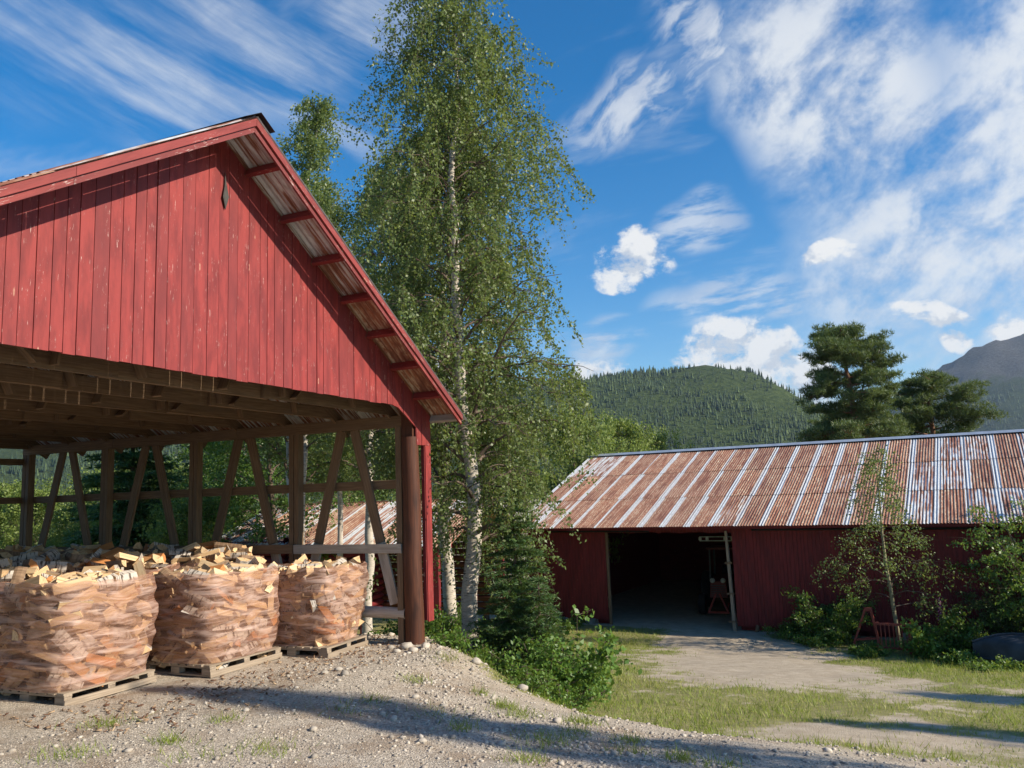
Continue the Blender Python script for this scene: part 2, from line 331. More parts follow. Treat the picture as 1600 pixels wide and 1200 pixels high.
def grass_mask(x, y):
    """0..1 how grown-over the ground is"""
    w_ = bw(x, y); s_ = bs(x, y); d = crest_dist(x, y); n1 = wave(x, y, .8, 2.1) * .5 + wave(x, y, 2.3, .7) * .35 + wave(x, y, 5.7, 1.9) * .2
    near_ = sm_((11.5 - y) / 3.0); bank = sm_((-d - .15 + n1 * .5 - near_ * (1.3 + .9 * n1)) / (.8 + near_ * 2.2)) * (1 - .42 * near_)
    # bare wheel-worn yard in front of the barn door, sweeping up to the right
    yard_c = 2.3 + (w_ - 2) * .42
    yard = sm_((3.0 + .14 * w_ - np.abs(s_ - yard_c) + n1 * 2.2) / 2.4) * sm_((12.3 - w_ + n1 * 2.0) / 3)
    low = sm_((w_ + .3) / 1.0) * (1 - yard) * (1 - .55 * sm_((n1 - .15) / .5) * sm_((w_ - 5) / 3))
    track = sm_((1.3 - np.abs(w_ - 14.6 + (s_ - 8) * .35) + n1) / 1.6) * sm_((s_ - 5.0) / 2.0) * .85
    g_ = bank * np.clip(low - track, 0, 1)
    pad = sm_((n1 - .48) / .5) * .30 * (d > 0)
    back = sm_((-6.5 - x) / 2) * sm_((w_ < 15) * 1.0)
    return np.clip(np.maximum(np.maximum(g_, pad), back), 0, 1)
a_ = gme.attributes.new('grass', 'FLOAT', 'POINT'); a_.data.foreach_set('value', grass_mask(X, Y).astype(np.float32).ravel())
a_ = gme.attributes.new('pad', 'FLOAT', 'POINT'); a_.data.foreach_set('value', sm_((crest_dist(X, Y) + 1.2 + 3.2 * sm_((11.5 - Y) / 3.5)) / (1.6 + 2.0 * sm_((11.5 - Y) / 3.5))).astype(np.float32).ravel())
mg, t = material('gravel_and_soil'); o = t.n('TexCoord').outputs['Object']
fg = t.n('Attribute', {'attribute_name': 'grass'}).outputs['Fac']; fp = t.n('Attribute', {'attribute_name': 'pad'}).outputs['Fac']
def vor(sc, prop='F1'):
    n_ = t.n('TexVoronoi', {'feature': prop}, Scale=sc, Randomness=1.0); t.t.links.new(o, n_.inputs['Vector']); return n_
vA, vB, vC = vor(62), vor(27), vor(11)
def grey(vn, lo, hi): return t.mix(t.n('SeparateColor', None, Color=vn.outputs['Color']).outputs[0], lo, hi)
ca = grey(vA, (.28, .235, .18), (.68, .59, .47)); cb = grey(vB, (.27, .225, .175), (.68, .59, .47))
sb = t.m('MULTIPLY', t.sm(t.n('SeparateColor', None, Color=vB.outputs['Color']).outputs[1], .55, .6), t.sm(vB.outputs['Distance'], .40, .32))
cg = t.mix(sb, ca, cb); cg = t.mix(t.m('MULTIPLY', t.sm(t.noise(o, 1.3, 6, .65), .44, .66), .7), cg, (.31, .225, .15))
dirt = t.mix(t.sm(t.noise(o, 3.2, 7, .65), .35, .7), (.42, .34, .245), (.54, .455, .34)); dirt = t.mix(t.m('MULTIPLY', sb, .35), dirt, cb)
base = t.mix(fp, dirt, cg)
gn = t.noise(o, 9, 5, .7); soil = t.mix(t.sm(gn, .3, .7), (.17, .18, .05), (.30, .27, .10))
gm = t.sm(t.m('ADD', fg, t.m('MULTIPLY', t.m('SUBTRACT', t.noise(o, 4.5, 6, .7), .5), 1.3)), .35, .75)
c = t.mix(t.m('MULTIPLY', gm, .9), base, soil)
hgt = t.m('ADD', t.m('MULTIPLY', t.m('SUBTRACT', .5, vA.outputs['Distance']), .5), t.m('ADD', t.m('MULTIPLY', sb, .8), t.m('MULTIPLY', t.noise(o, 40, 4), .5)))
finish(t, c, .93, hgt, .9, .022, spec=.15)
gme.materials.append(mg)
tag(link('ground', gme), kind='structure')

# ------------------------------------------------------------------ far hills
def interp(xs, ys): return lambda x: np.interp(x, xs, ys)
def hill_mesh(name, crest, y0, y1, y2, x0, x1, step, mat, rough=6, seed=0, pw=1.0):
    gx_ = np.arange(x0, x1 + 1, step); gy_ = np.arange(y0, y2 + 1, step); X_, Y_ = np.meshgrid(gx_, gy_)
    def h(x, y):
        ph = np.where(y < y1, sm_(np.clip((y - y0) / (y1 - y0), 0, 1)) * .5 + .5 * np.clip((y - y0) / (y1 - y0), 0, 1) ** pw, 1 - sm_((y - y1) / (y2 - y1)))
        n_ = rough * (wave(x / 60, y / 60, 1, seed) + .6 * wave(x / 24, y / 24, 1, seed + 2) + .35 * wave(x / 10, y / 10, 1, seed + 4))
        return crest(x) * np.clip(ph, 0, 1) + n_ * np.clip(ph, 0, 1) * np.clip(crest(x) / 80, 0, 1) - 4
    n1, n2 = len(gx_), len(gy_); i_ = np.arange(n2 - 1)[:, None] * n1 + np.arange(n1 - 1)[None, :]
    me = mesh(name, np.stack([X_, Y_, h(X_, Y_)], -1).reshape(-1, 3), np.stack([i_, i_ + 1, i_ + 1 + n1, i_ + n1], -1).reshape(-1, 4), mat, smooth=True)
    tag(link(name, me), kind='structure'); return h
def hillmat(name, low, mid, rock, zmid, ztop):
    m_, t = material(name); o = t.n('TexCoord').outputs['Object']; z = t.n('SeparateXYZ', None, Vector=o).outputs[2]
    n1 = t.noise(o, .02, 6, .65); n2 = t.noise(t.mapv(o, scale=(1, 1, .35)), .11, 5, .7)
    c = t.mix(t.sm(n2, .35, .65), low, mid); rk = t.sm(t.m('ADD', z, t.m('MULTIPLY', t.m('SUBTRACT', n1, .5), ztop * .5)), zmid, ztop)
    c = t.mix(rk, c, t.mix(t.sm(n2, .4, .6), rock, tuple(x * .6 for x in rock)))
    finish(t, c, .95, n2, .8, 6.0, spec=.05); return m_
crA = interp([-1500, -1100, -700, -350, -60, 110, 250, 345, 400, 432, 465, 500, 560, 640, 760, 1000], [70, 105, 150, 182, 198, 206, 214, 220, 213, 197, 170, 130, 88, 48, 12, 0])
hA = hill_mesh('hill', crA, 820, 1450, 2100, -1600, 1100, 14, hillmat('hillside', (.035, .055, .018), (.075, .10, .032), (.22, .20, .165), 212, 250), 5, 1)
crB = interp([-4200, -3200, -2400, -1900, -1400, -900, -500, 0, 500], [520, 430, 300, 235, 290, 400, 430, 300, 120])
hB = hill_mesh('hill', crB, 1700, 2700, 3600, -4300, 500, 34, hillmat('far_hillside', (.028, .045, .018), (.05, .07, .026), (.2, .19, .17), 380, 470), 14, 3)
crC = interp([900, 1200, 1450, 1600, 1720, 1830, 1950, 2100, 2400, 2900, 3600, 4500], [30, 130, 270, 385, 455, 512, 550, 585, 650, 720, 690, 560])
hC = hill_mesh('mountain', crC, 2000, 3200, 4600, 900, 4600, 36, hillmat('mountainside', (.035, .055, .020), (.06, .08, .03), (.125, .118, .108), 300, 400), 14, 6, 1.3)
def conifers(rng, h, n, x0, x1, y0, y1, hmin, hmax, crest, keep):
    x = rng.uniform(x0, x1, n); y = rng.uniform(y0, y1, n); z = h(x, y)
    k = keep(x, y, z); x, y, z = x[k], y[k], z[k]; n = len(x)
    H = rng.uniform(hmin, hmax, n) * (.75 + .35 * wave(x / 40, y / 40, 1, 2)); r = H * rng.uniform(.15, .23, n)
    sides = 5; ang = np.linspace(0, 2 * np.pi, sides, endpoint=False)[None, :] + rng.uniform(0, 6.28, n)[:, None]
    V = []; 
    for (zb, zt_, rr) in ((.02, .70, 1.0), (.38, 1.0, .62)):
        ring = np.stack([x[:, None] + np.cos(ang) * (r * rr)[:, None] * rng.uniform(.7, 1.25, (n, sides)), y[:, None] + np.sin(ang) * (r * rr)[:, None] * rng.uniform(.7, 1.25, (n, sides)), z[:, None] + (H * zb)[:, None] + H[:, None] * rng.uniform(-.05, .05, (n, sides))], -1)
        V.append(np.concatenate([ring, np.stack([x, y, z + H * zt_], -1)[:, None, :]], 1))
    V = np.concatenate(V, 1).reshape(-1, 3); b = np.arange(n)[:, None, None] * (2 * sides + 2)
    f = np.array([[q * (sides + 1) + k_, q * (sides + 1) + (k_ + 1) % sides, q * (sides + 1) + sides] for q in (0, 1) for k_ in range(sides)])[None]
    Fc = (f + b).reshape(-1, 3); tone = np.repeat(np.clip(rng.beta(1.1, 1.7, n) + .35 * wave(x / 90, y / 90, 1, 5), 0, 1), 2 * sides)
    return V, Fc, tone
rng = np.random.default_rng(5)
V, Fc, tn = conifers(rng, hA, 15000, -700, 640, 830, 1475, 6, 15, crA, lambda x, y, z: (rng.random(len(x)) < np.where((x > 300) & (z > 135), .25, .97)) & (z > 2) & (wave(x / 70, y / 70, 1, 9) < .62))
tag(link('hillside_conifers', mesh('hillside_conifers', V, Fc, L_far, tone=tn)), 'dense dark conifer wood covering the rounded hill behind the long barn', 'wood', kind='stuff')
V, Fc, tn = conifers(rng, hB, 9000, -3300, -300, 1750, 2720, 14, 22, crB, lambda x, y, z: z > 4)
tag(link('hillside_conifers', mesh('hillside_conifers', V, Fc, L_far, tone=tn)), 'bluish conifer wood on the far hill seen through the open shed', 'wood', kind='stuff')
V, Fc, tn = conifers(rng, hC, 9000, 1000, 2700, 2050, 3100, 14, 22, crC, lambda x, y, z: (z < 330 - 60 * rng.random(len(x))) & (z > 4))
tag(link('hillside_conifers', mesh('hillside_conifers', V, Fc, L_far, tone=tn)), 'shaded conifer wood on the lower slope of the bare mountain', 'wood', kind='stuff')

# ------------------------------------------------------------------ firewood shed
rng = np.random.default_rng(11); prng = random.Random(4)
SW, SL, TAN = 8.363, 8.513, math.tan(.5538); ZA = 6.038; XC = -SW / 2; EV = .42; YG = -.15; YV = -.66
shed = root('open_shed', 'open timber firewood shed with red boarded gable, standing over the netted sacks', 'shed', (SC[0], SC[1], 0), math.pi / 2 - YAW)
def ztop(x): return ZA - TAN * abs(x - XC)          # underside of the verge boards
def gable_bottom(x):
    def one(x):
        if x < -.60: return 3.443
        if x < -.05: return 3.443 - (x + .60) / .55 * .29
        return 2.90
    return one(x)
# gable boards
x = -SW - .36
while x < .36:
    wd = prng.choice([.125, .14, .15, .165, .185]); xr = min(x + wd, .365)
    if .20 < xr < .36: xr = .365
    if x < -.05 < xr: xr = -.05
    ml = x < -SW + .0
    zb0, zb1 = (2.9, 2.9) if ml else (gable_bottom(x + 1e-4), gable_bottom(xr - 1e-4))
    last = xr > .36
    gap = .005 + prng.random() * .006; y0 = YG - (.0 if prng.random() < .6 else .006) - prng.random() * .004; th = .022
    xs = [x + gap / 2, xr - gap / 2]
    if x < XC < xr: tops = [ztop(xs[0]), ZA, ztop(xs[1])]; xt = [xs[0], XC, xs[1]]
    else: tops = [ztop(xs[0]), ztop(xs[1])]; xt = xs
    tops = [q + .12 for q in tops]
    jit = prng.uniform(-.006, .006)
    poly = [(xs[0], zb0 + jit), (xs[1], zb1 + jit)] + [(a, b) for a, b in zip(xt[::-1], tops[::-1])]
    n = len(poly); bk = (gap - .0004) / 2 if prng.random() > .04 else 0; xm = (xs[0] + xs[1]) / 2
    V = [(a, y0, b) for a, b in poly] + [(a + (bk if a > xm + .01 else -bk if a < xm - .01 else 0), y0 + th, b) for a, b in poly]
    fs = [tuple(range(n)), tuple(range(2 * n - 1, n - 1, -1))] + [(k, k + n, (k + 1) % n + n, (k + 1) % n) for k in range(n)]
    uv = []
    for f in fs: uv += [(V[k][2], V[k][0] + V[k][1]) for k in f]
    link('gable_board', mesh('gable_board', V, fs, M_red, uv), shed)
    x = xr
# narrow corner board hanging below the gable, and its edge
beam('corner_board', (.285, YG + .010, .28), (.285, YG + .010, 2.91), .16, .024, M_red, shed, up=(0, 1, 0))
beam('corner_board', (.205, YG + .040, .30), (.205, YG + .040, 2.96), .03, .055, M_red, shed, up=(0, 1, 0))
# small dark lens-shaped piece on the boards under the ridge
sx = XC + .10; V = [(sx - .005, YG - .03, 5.72), (sx + .012, YG - .035, 5.58), (sx + .045, YG - .04, 5.45), (sx + .005, YG - .03, 5.30), (sx - .045, YG - .04, 5.43), (sx - .012, YG - .03, 5.56)]
V = V + [(a + .004, b + .012, c_) for a, b, c_ in V]
link('dark_piece', mesh('dark_piece', V, [tuple(range(5, -1, -1)), tuple(range(6, 12))] + [(k, (k + 1) % 6, (k + 1) % 6 + 6, k + 6) for k in range(6)], simple('dark_plain', (.05, .045, .04))), shed)
# verge boards: two layered boards each slope, butted in pieces
NRM = 1 / math.sqrt(1 + TAN * TAN); upL = (-TAN * NRM, 0, NRM); upR = (TAN * NRM, 0, NRM)
def slope_board(name, sgn, d0, d1, o0, o1, y, th, mat, m0=False):
    """board along the roof slope from run d0 to d1, offsets o0..o1 above the verge line; plumb cut at both ends"""
    zs = lambda d, o_: ZA - TAN * d + o_ / NRM
    P4 = [(d0, zs(d0, o0)), (d1, zs(d1, o0)), (d1, zs(d1, o1)), (d0, zs(d0, o1))]
    V = [(XC + sgn * d, y - th / 2, z) for d, z in P4] + [(XC + sgn * d, y + th / 2, z) for d, z in P4]
    fs = [(0, 1, 2, 3), (7, 6, 5, 4), (0, 4, 5, 1), (1, 5, 6, 2), (2, 6, 7, 3), (3, 7, 4, 0)]
    if sgn < 0: fs = [f[::-1] for f in fs]
    uv = []
    for f in fs: uv += [(abs(V[k][0]) * 1.18, V[k][2] + TAN * abs(V[k][0] - XC) + V[k][1] + sgn) for k in f]
    return link(name, mesh(name, V, fs, mat, uv), shed)
for sgn in (-1, 1):
    run = SW / 2 + EV; cuts = [0.0, run * .46, run] if sgn < 0 else [0, run * .70, run]
    for k in range(2):
        slope_board('verge_board', sgn, cuts[k] + .002, cuts[k + 1] - .002, 0, .080, YV, .026, M_verge)
        slope_board('verge_board', sgn, cuts[k] + .002, cuts[k + 1] - .002, .058, .128, YV - .027, .024, M_verge)
# corrugated sheets
def corrugated(wd, ln, pitch=.085, amp=.011, segs=6):
    nseg = int(wd / pitch * segs); xs = np.linspace(0, wd, nseg + 1); zs = amp * np.sin(xs / pitch * 2 * np.pi)
    V = []; 
    for yy in (0, ln): V += [(a, yy, b) for a, b in zip(xs, zs)]
    n = nseg + 1; fs = np.array([(k, k + 1, k + 1 + n, k + n) for k in range(nseg)])
    uv = []
    for f in fs: uv += [(V[i_][0] / wd, V[i_][1]) for i_ in f]
    return V, fs, uv
def place_sheet(name, me, parent, origin, xa, ya):
    xa = Vector(xa).normalized(); ya = Vector(ya).normalized(); za = xa.cross(ya)
    o_ = link(name, me, parent); o_.matrix_local = Matrix(((xa.x, ya.x, za.x, origin[0]), (xa.y, ya.y, za.y, origin[1]), (xa.z, ya.z, za.z, origin[2]), (0, 0, 0, 1))); return o_
slen = (SW / 2 + EV) * math.sqrt(1 + TAN * TAN) + .140 * TAN
V, fs, uv = corrugated(.86, slen / 2 + .1, segs=6); me_s = mesh('roof_sheet', V, fs, M_zincsheet, uv, smooth=True)
for sgn, upd in ((-1, upL), (1, upR)):
    dv = (sgn * NRM, 0, -TAN * NRM)
    for ci in range(12):
        for ri in range(2):
            d = ri * (slen / 2 - .02) - .140 * TAN; y0 = YV - .05 + ci * .80 + prng.uniform(-.008, .008); off = .140 + (1 - ri) * .012 + (ci % 2) * .004
            ox, oz = XC + dv[0] * d + upd[0] * off, ZA + dv[2] * d + upd[2] * off
            place_sheet('roof_sheet', me_s, shed, (ox, y0 + (0 if sgn > 0 else .86), oz), (0, sgn, 0), dv)
# ridge cap
zr = ZA + .165
for y0, y1 in ((YV - .10, 2.1), (2.06, 5.2), (5.15, 9.1)):
    zr += .004
    V = [(XC - .22, y0, zr - .10), (XC, y0, zr + .03), (XC + .22, y0, zr - .10), (XC - .22, y1, zr - .10), (XC, y1, zr + .03), (XC + .22, y1, zr - .10)]
    V += [(a, b, c_ + .006) for a, b, c_ in V]
    link('ridge_cap', mesh('ridge_cap', V, [(0, 1, 4, 3), (1, 2, 5, 4), (9, 10, 7, 6), (10, 11, 8, 7), (6, 7, 1, 0), (7, 8, 2, 1), (3, 4, 10, 9), (4, 5, 11, 10)], M_dark), shed)
# purlins with red painted ends
for sgn, upd in ((-1, upL), (1, upR)):
    for d in (.42, 1.02, 1.62, 2.22, 2.82, 3.42, 4.02, 4.52):
        ox, oz = XC + sgn * d + upd[0] * .075, ZA - TAN * d + upd[2] * .075
        beam('purlin_end', (ox, YV + .02, oz), (ox, YG - .012, oz), .05, .11, M_red if d < 4.4 else M_weather_sun, shed, up=upd)
        beam('purlin', (ox, YG - .008, oz), (ox, SL + .3, oz), .048, .10, M_timber, shed, up=upd)
# trusses
for k in range(9):
    y = .30 + k * 1.01; tr = link('truss', None, shed); tr.empty_display_size = .1
    splits = [-SW - .02, -SW + 2.9 + prng.uniform(-.7, .7), -2.6 + prng.uniform(-.6, .6), -.10]
    for a, b, dy in zip(splits[:-1], splits[1:], (0, .052, 0)):
        beam('bottom_chord', (a - .15 * (dy > 0), y + dy, 3.455), (b + .15 * (dy > 0), y + dy, 3.455), .048, .17, M_timber, tr, wobble=.004, rng=rng)
    for sgn in (-1, 1):
        beam('rafter', (XC, y, ZA - .09), (XC + sgn * (SW / 2 + .3), y, ZA - .09 - TAN * (SW / 2 + .3)), .048, .16, M_timber, tr)
        for d0, d1 in ((.55, 1.35), (1.55, 1.35), (1.75, 2.75), (3.05, 2.75)):
            beam('web', (XC + sgn * d0, y - .05 + prng.uniform(-.004, .004), 3.40), (XC + sgn * d1, y - .05, ZA - .05 - TAN * d1), .03, .14, M_timber, tr, up=(0, 1, 0))
# side walls: posts, plate, rails, braces
def side(xw, near_detail):
    px = [0.22] + [SL * k / 4 for k in (1, 2, 3)] + [SL]
    for k, y in enumerate(px):
        if k == 0 and near_detail: beam('post', (xw - .02, .17, zt0), (xw - .02, .17, 3.20), .10, .10, M_timber, shed, up=(0, 1, 0), wobble=.004, rng=rng); continue
        beam('post', (xw, y - .05, zt0), (xw, y - .05, 3.20), .13, .085, M_timber, shed, up=(0, 1, 0), wobble=.004, rng=rng)
        beam('post', (xw, y + .05, zt0), (xw, y + .05, 3.20), .13, .085, M_timber, shed, up=(0, 1, 0), wobble=.004, rng=rng)
    for y0, y1 in ((.05, 3.3), (3.31, 6.2), (6.21, SL + .1)):
        beam('plate', (xw, y0, 3.27), (xw, y1, 3.27), .14, .17, M_timber, shed)
    for y0, y1 in ((.12, 4.2), (4.21, SL)):
        beam('mid_rail', (xw + .09, y0, 2.32), (xw + .09, y1, 2.32), .04, .13, M_timber, shed, wobble=.004, rng=rng)
    for y0, y1, mt in ((.12, 2.1, M_weather_sun), (2.11, 5.2, M_timber), (5.21, SL, M_timber)): beam('low_rail', (xw - .085, y0, 1.37), (xw - .085, y1, 1.37), .036, .135, mt, shed, wobble=.004, rng=rng)  # front piece weathered pale with its sunlight put into the colour, rest dark
    for k in range(4):
        a, b = (px[k] if k else .1), px[k + 1]; m_ = (a + b) / 2
        for s_, e in ((-1, a + .20), (1, b - .20)):
            mid = (xw - .02 * 0, m_ + s_ * .12, 3.19); bot = (xw, e, .55)
            f_ = (3.19 - 1.45) / (3.19 - .55); q = (xw, mid[1] + (bot[1] - mid[1]) * f_, 1.45)
            beam('brace', mid, q, .05, .15, M_timber, shed, up=(0, 1, .2), wobble=.003, rng=rng)
            q2 = (q[0], q[1] + .0, q[2] - .004)
            beam('brace', q2, bot, .05, .15, M_weather_sun, shed, up=(0, 1, .2), wobble=.003, rng=rng)  # lower part paler: sun coming under the gable is put into the colour
zt0 = -.1
side(0.0, True); side(-SW, False)
# log post at the corner
k = 14; P_ = np.stack([np.linspace(.02, -.02, k), np.full(k, -.02), np.linspace(-.25, 3.02, k)], -1); P_[:, 0] += .012 * np.sin(np.arange(k) * .9)
V, Q = tubes([(P_, np.linspace(.145, .128, k))], 18); uv = []
for q in Q: uv += [(V[i_][2], (i_ % 18) / 18 * .85) for i_ in q]
link('log_post', mesh('log_post', V, Q, M_logpost, uv, smooth=True), shed)
P_ = P_.copy(); P_[:, 0] -= SW; V, Q = tubes([(P_, np.linspace(.145, .128, k))], 18); uv = []
for q in Q: uv += [(V[i_][2], (i_ % 18) / 18 * .85) for i_ in q]
link('log_post', mesh('log_post', V, Q, M_logpost, uv, smooth=True), shed)
beam('post_head', (.0, -.01, 3.0), (.0, -.01, 3.36), .19, .19, M_logpost, shed, up=(0, 1, 0))
# sill log
P_ = np.stack([np.full(10, .0), np.linspace(.1, 4.2, 10), np.full(10, .42)], -1); P_[:, 2] += .01 * np.sin(np.arange(10)); V, Q = tubes([(P_, np.full(10, .085))], 12); uv = []
for q in Q: uv += [(V[i_][1], (i_ % 12) / 12 * .5) for i_ in q]
link('sill_log', mesh('sill_log', V, Q, M_weather_sun, uv, smooth=True), shed)
# far wall
for z, h_ in ((2.32, .12), (3.05, .12), (1.37, .12)): beam('far_rail', (-SW, SL + .09, z), (0, SL + .09, z), .04, h_, M_timber, shed)
for q in (-2.1, -4.2, -6.3): beam('post', (q, SL, zt0), (q, SL, 3.3), .13, .13, M_timber, shed, up=(0, 1, 0))
beam('far_tie', (-SW, SL, 3.38), (0, SL, 3.38), .1, .17, M_timber, shed)

# ------------------------------------------------------------------ firewood
mw, t = material('split_birch'); o = t.n('TexCoord').outputs['Object']; rnd = t.n('ObjectInfo').outputs['Random']
g_ = t.noise(t.mapv(o, scale=(2, 30, 30)), 1.4, 4, .6); c = t.mix(rnd, (.60, .40, .21), (.74, .56, .34)); c = t.mix(t.sm(g_, .45, .75), c, (.42, .22, .10))
c = t.mix(t.sm(t.m('FRACT', t.m('MULTIPLY', rnd, 13.7)), .80, .9), c, (.50, .21, .07)); finish(t, c, .8, g_, .3, .004); M_split = mw
mb, t = material('firewood_bark'); o = t.n('TexCoord').outputs['Object']; rnd = t.n('ObjectInfo').outputs['Random']
n1 = t.noise(t.mapv(o, scale=(22, 4, 4)), 1.5, 4); c = t.mix(t.sm(n1, .5, .62), (.55, .49, .42), (.09, .07, .055)); c = t.mix(t.sm(rnd, .45, .55), c, t.mix(t.sm(n1, .3, .7), (.16, .10, .06), (.32, .21, .13)))
finish(t, c, .85, n1, .4, .004); M_lbark = mb
def log_mesh(rg):
    L = rg.uniform(.30, .42); r = rg.uniform(.07, .12); th = R(rg.uniform(65, 150)); pts = [(0, 0)] + [(r * math.cos(a) * rg.uniform(.9, 1.08), r * math.sin(a) * rg.uniform(.9, 1.08)) for a in np.linspace(-th / 2, th / 2, 4)]
    cx = sum(p[0] for p in pts) / 5; V = []
    for s_ in (-1, 1):
        k_ = rg.uniform(.85, 1.1); V += [(s_ * L / 2 + rg.uniform(-.012, .012), (p[1]) * k_, (p[0] - cx) * k_) for p in pts]
    fs = [(4, 3, 2, 1, 0), (5, 6, 7, 8, 9)] + [(k_, (k_ + 1) % 5, (k_ + 1) % 5 + 5, k_ + 5) for k_ in range(5)]
    return mesh('log', V, fs, [M_split, M_lbark], midx=[0, 0, 0, 1, 1, 1, 0])
rg = random.Random(8); LOGS = [log_mesh(rg) for _ in range(12)]
mn, t = material('sack_netting'); o = t.n('TexCoord').outputs['Object']; uv = t.n('UVMap').outputs[0]
n1 = t.noise(t.mapv(uv, scale=(1.2, 8, 1), rot=(0, 0, .12)), 2.0, 6, .6, .8); n2 = t.noise(t.mapv(uv, scale=(1, 1, 1)), 170, 1)
dens = t.m('ADD', t.sm(n1, .32, .68, .30, .68), t.m('MULTIPLY', t.m('SUBTRACT', n2, .5), .35))
c = t.mix(t.sm(n1, .40, .70), (.40, .22, .15), (.72, .52, .43))
df = t.n('BsdfPrincipled', None, Base_Color=c, Roughness=.5); df.inputs['Specular IOR Level'].default_value = .5
bmp = t.n('Bump', None, Strength=.5, Distance=.012, Height=t.m('ADD', n1, t.m('MULTIPLY', n2, .2))); t.t.links.new(bmp.outputs[0], df.inputs['Normal'])
tl = t.n('BsdfTranslucent', None, Color=(.55, .28, .18)); m1 = t.n('MixShader', None, Fac=.25); t.t.links.new(df.outputs[0], m1.inputs[1]); t.t.links.new(tl.outputs[0], m1.inputs[2])
tp = t.n('BsdfTransparent', None, Color=(1, .95, .92)); m2 = t.n('MixShader', None, Fac=dens); t.t.links.new(tp.outputs[0], m2.inputs[1]); t.t.links.new(m1.outputs[0], m2.inputs[2])
t.t.links.new(m2.outputs[0], t.n('OutputMaterial').inputs[0]); M_net = mn
def sack_r(phi, h, hw, hd, bul):
    e = 4.6; c_, s_ = abs(math.cos(phi)), abs(math.sin(phi)); r = ((c_ / hw) ** e + (s_ / hd) ** e) ** (-1 / e)
    return r * (1 + bul * math.sin(math.pi * min(max(h, 0), 1)) ** .8 - .05 * (1 - h) ** 3)
TAPER = {21: (.0, .0), 22: (.03, .10), 23: (.13, .35)}
def net_mesh(hw, hd, H, seed, bul=.06, h0=0.0, na=96, nh=40):
    V, uv, Fq = [], [], []
    for j in range(nh + 1):
        h = h0 + (1 - h0) * j / nh
        for k_ in range(na):
            phi = 2 * math.pi * k_ / na; tp, tw = TAPER.get(seed, (0, 0)); r = sack_r(phi + tw * (h - .5), h, hw, hd, bul) * (1 - tp * (1 - h) ** 1.5)
            p = Vector((math.cos(phi) * 2.2 + seed * 7.1, math.sin(phi) * 2.2, h * 3))
            f1 = noise.noise(Vector((p.x * .8, p.y * .8, h * H * 9 + phi * .25))); f2 = noise.noise(Vector((p.x * 2.2, p.y * 2.2, h * H * 16))); f3 = noise.noise(Vector((p.x * 1.3, p.y * 1.3, h * 2.2)))
            r += .026 + .030 * f1 + .030 * (.5 - abs(noise.noise(Vector((p.x * .55, p.y * .55, h * H * 4.2 + phi * .9 + 2)))) * 2.2) * math.sin(math.pi * min(max(h, .02), .98)) + .014 * f2 + .035 * f3 - .02 * abs(noise.noise(Vector((p.x, p.y, h * H * 12 + 5))))
            zz_ = h * H + .04 * noise.noise(Vector((p.x * .9, p.y * .9, 3.3))) * h + (.03 * noise.noise(Vector((p.x * 2, p.y * 2, 9))) if j == nh else 0)
            inr = 1.0 if j < nh else .965
            V.append((math.cos(phi) * r * inr, math.sin(phi) * r * inr, zz_))
    for j in range(nh):
        for k_ in range(na):
            Fq.append((j * na + k_, j * na + (k_ + 1) % na, (j + 1) * na + (k_ + 1) % na, (j + 1) * na + k_)); 
            for (jj, kk) in ((j, k_), (j, k_ + 1), (j + 1, k_ + 1), (j + 1, k_)): uv.append((kk / na * 4.4, jj / nh * H))
    return mesh('netting', V, np.array(Fq), M_net, uv, smooth=True)
def orient(o_, pos, ax, nrm):
    ax = Vector(ax).normalized(); nrm = Vector(nrm); nrm = (nrm - ax * nrm.dot(ax)).normalized(); s_ = nrm.cross(ax)
    o_.matrix_local = Matrix(((ax.x, s_.x, nrm.x, pos[0]), (ax.y, s_.y, nrm.y, pos[1]), (ax.z, s_.z, nrm.z, pos[2]), (0, 0, 0, 1)))
def core_mesh(hw, hd, H, rg, n=170):
    V, Fc, mi = [], [], []
    for _ in range(n):
        me = rg.choice(LOGS); q = Matrix.Rotation(rg.uniform(0, 6.28), 3, 'Z') @ Matrix.Rotation(rg.uniform(-.5, .5), 3, 'Y') @ Matrix.Rotation(rg.uniform(0, 6.28), 3, 'X')
        off = Vector((rg.uniform(-1, 1) * (hw - .2), rg.uniform(-1, 1) * (hd - .2), rg.uniform(.05, H - .12))); b = len(V)
        V += [tuple(q @ v.co + off) for v in me.vertices]
        for p in me.polygons: Fc.append(tuple(i_ + b for i_ in p.vertices)); mi.append(p.material_index)
    return mesh('packed_logs', V, Fc, [M_split, M_lbark], midx=mi)
def heap_logs(rt_, hw, hd, zb, n, rg, peak):
    for _ in range(n):
        a, b = rg.uniform(-1, 1), rg.uniform(-1, 1)
        z = zb + peak * (1 - .7 * max(abs(a), abs(b)) ** 2) * rg.uniform(.35, 1.0)
        o_ = link('log', rg.choice(LOGS), rt_); an = rg.uniform(0, 6.28)
        orient(o_, (a * (hw - .12), b * (hd - .12), z), (math.cos(an), math.sin(an), rg.uniform(-.35, .35)), (rg.gauss(0, 1), rg.gauss(0, 1), rg.gauss(0, 1)))
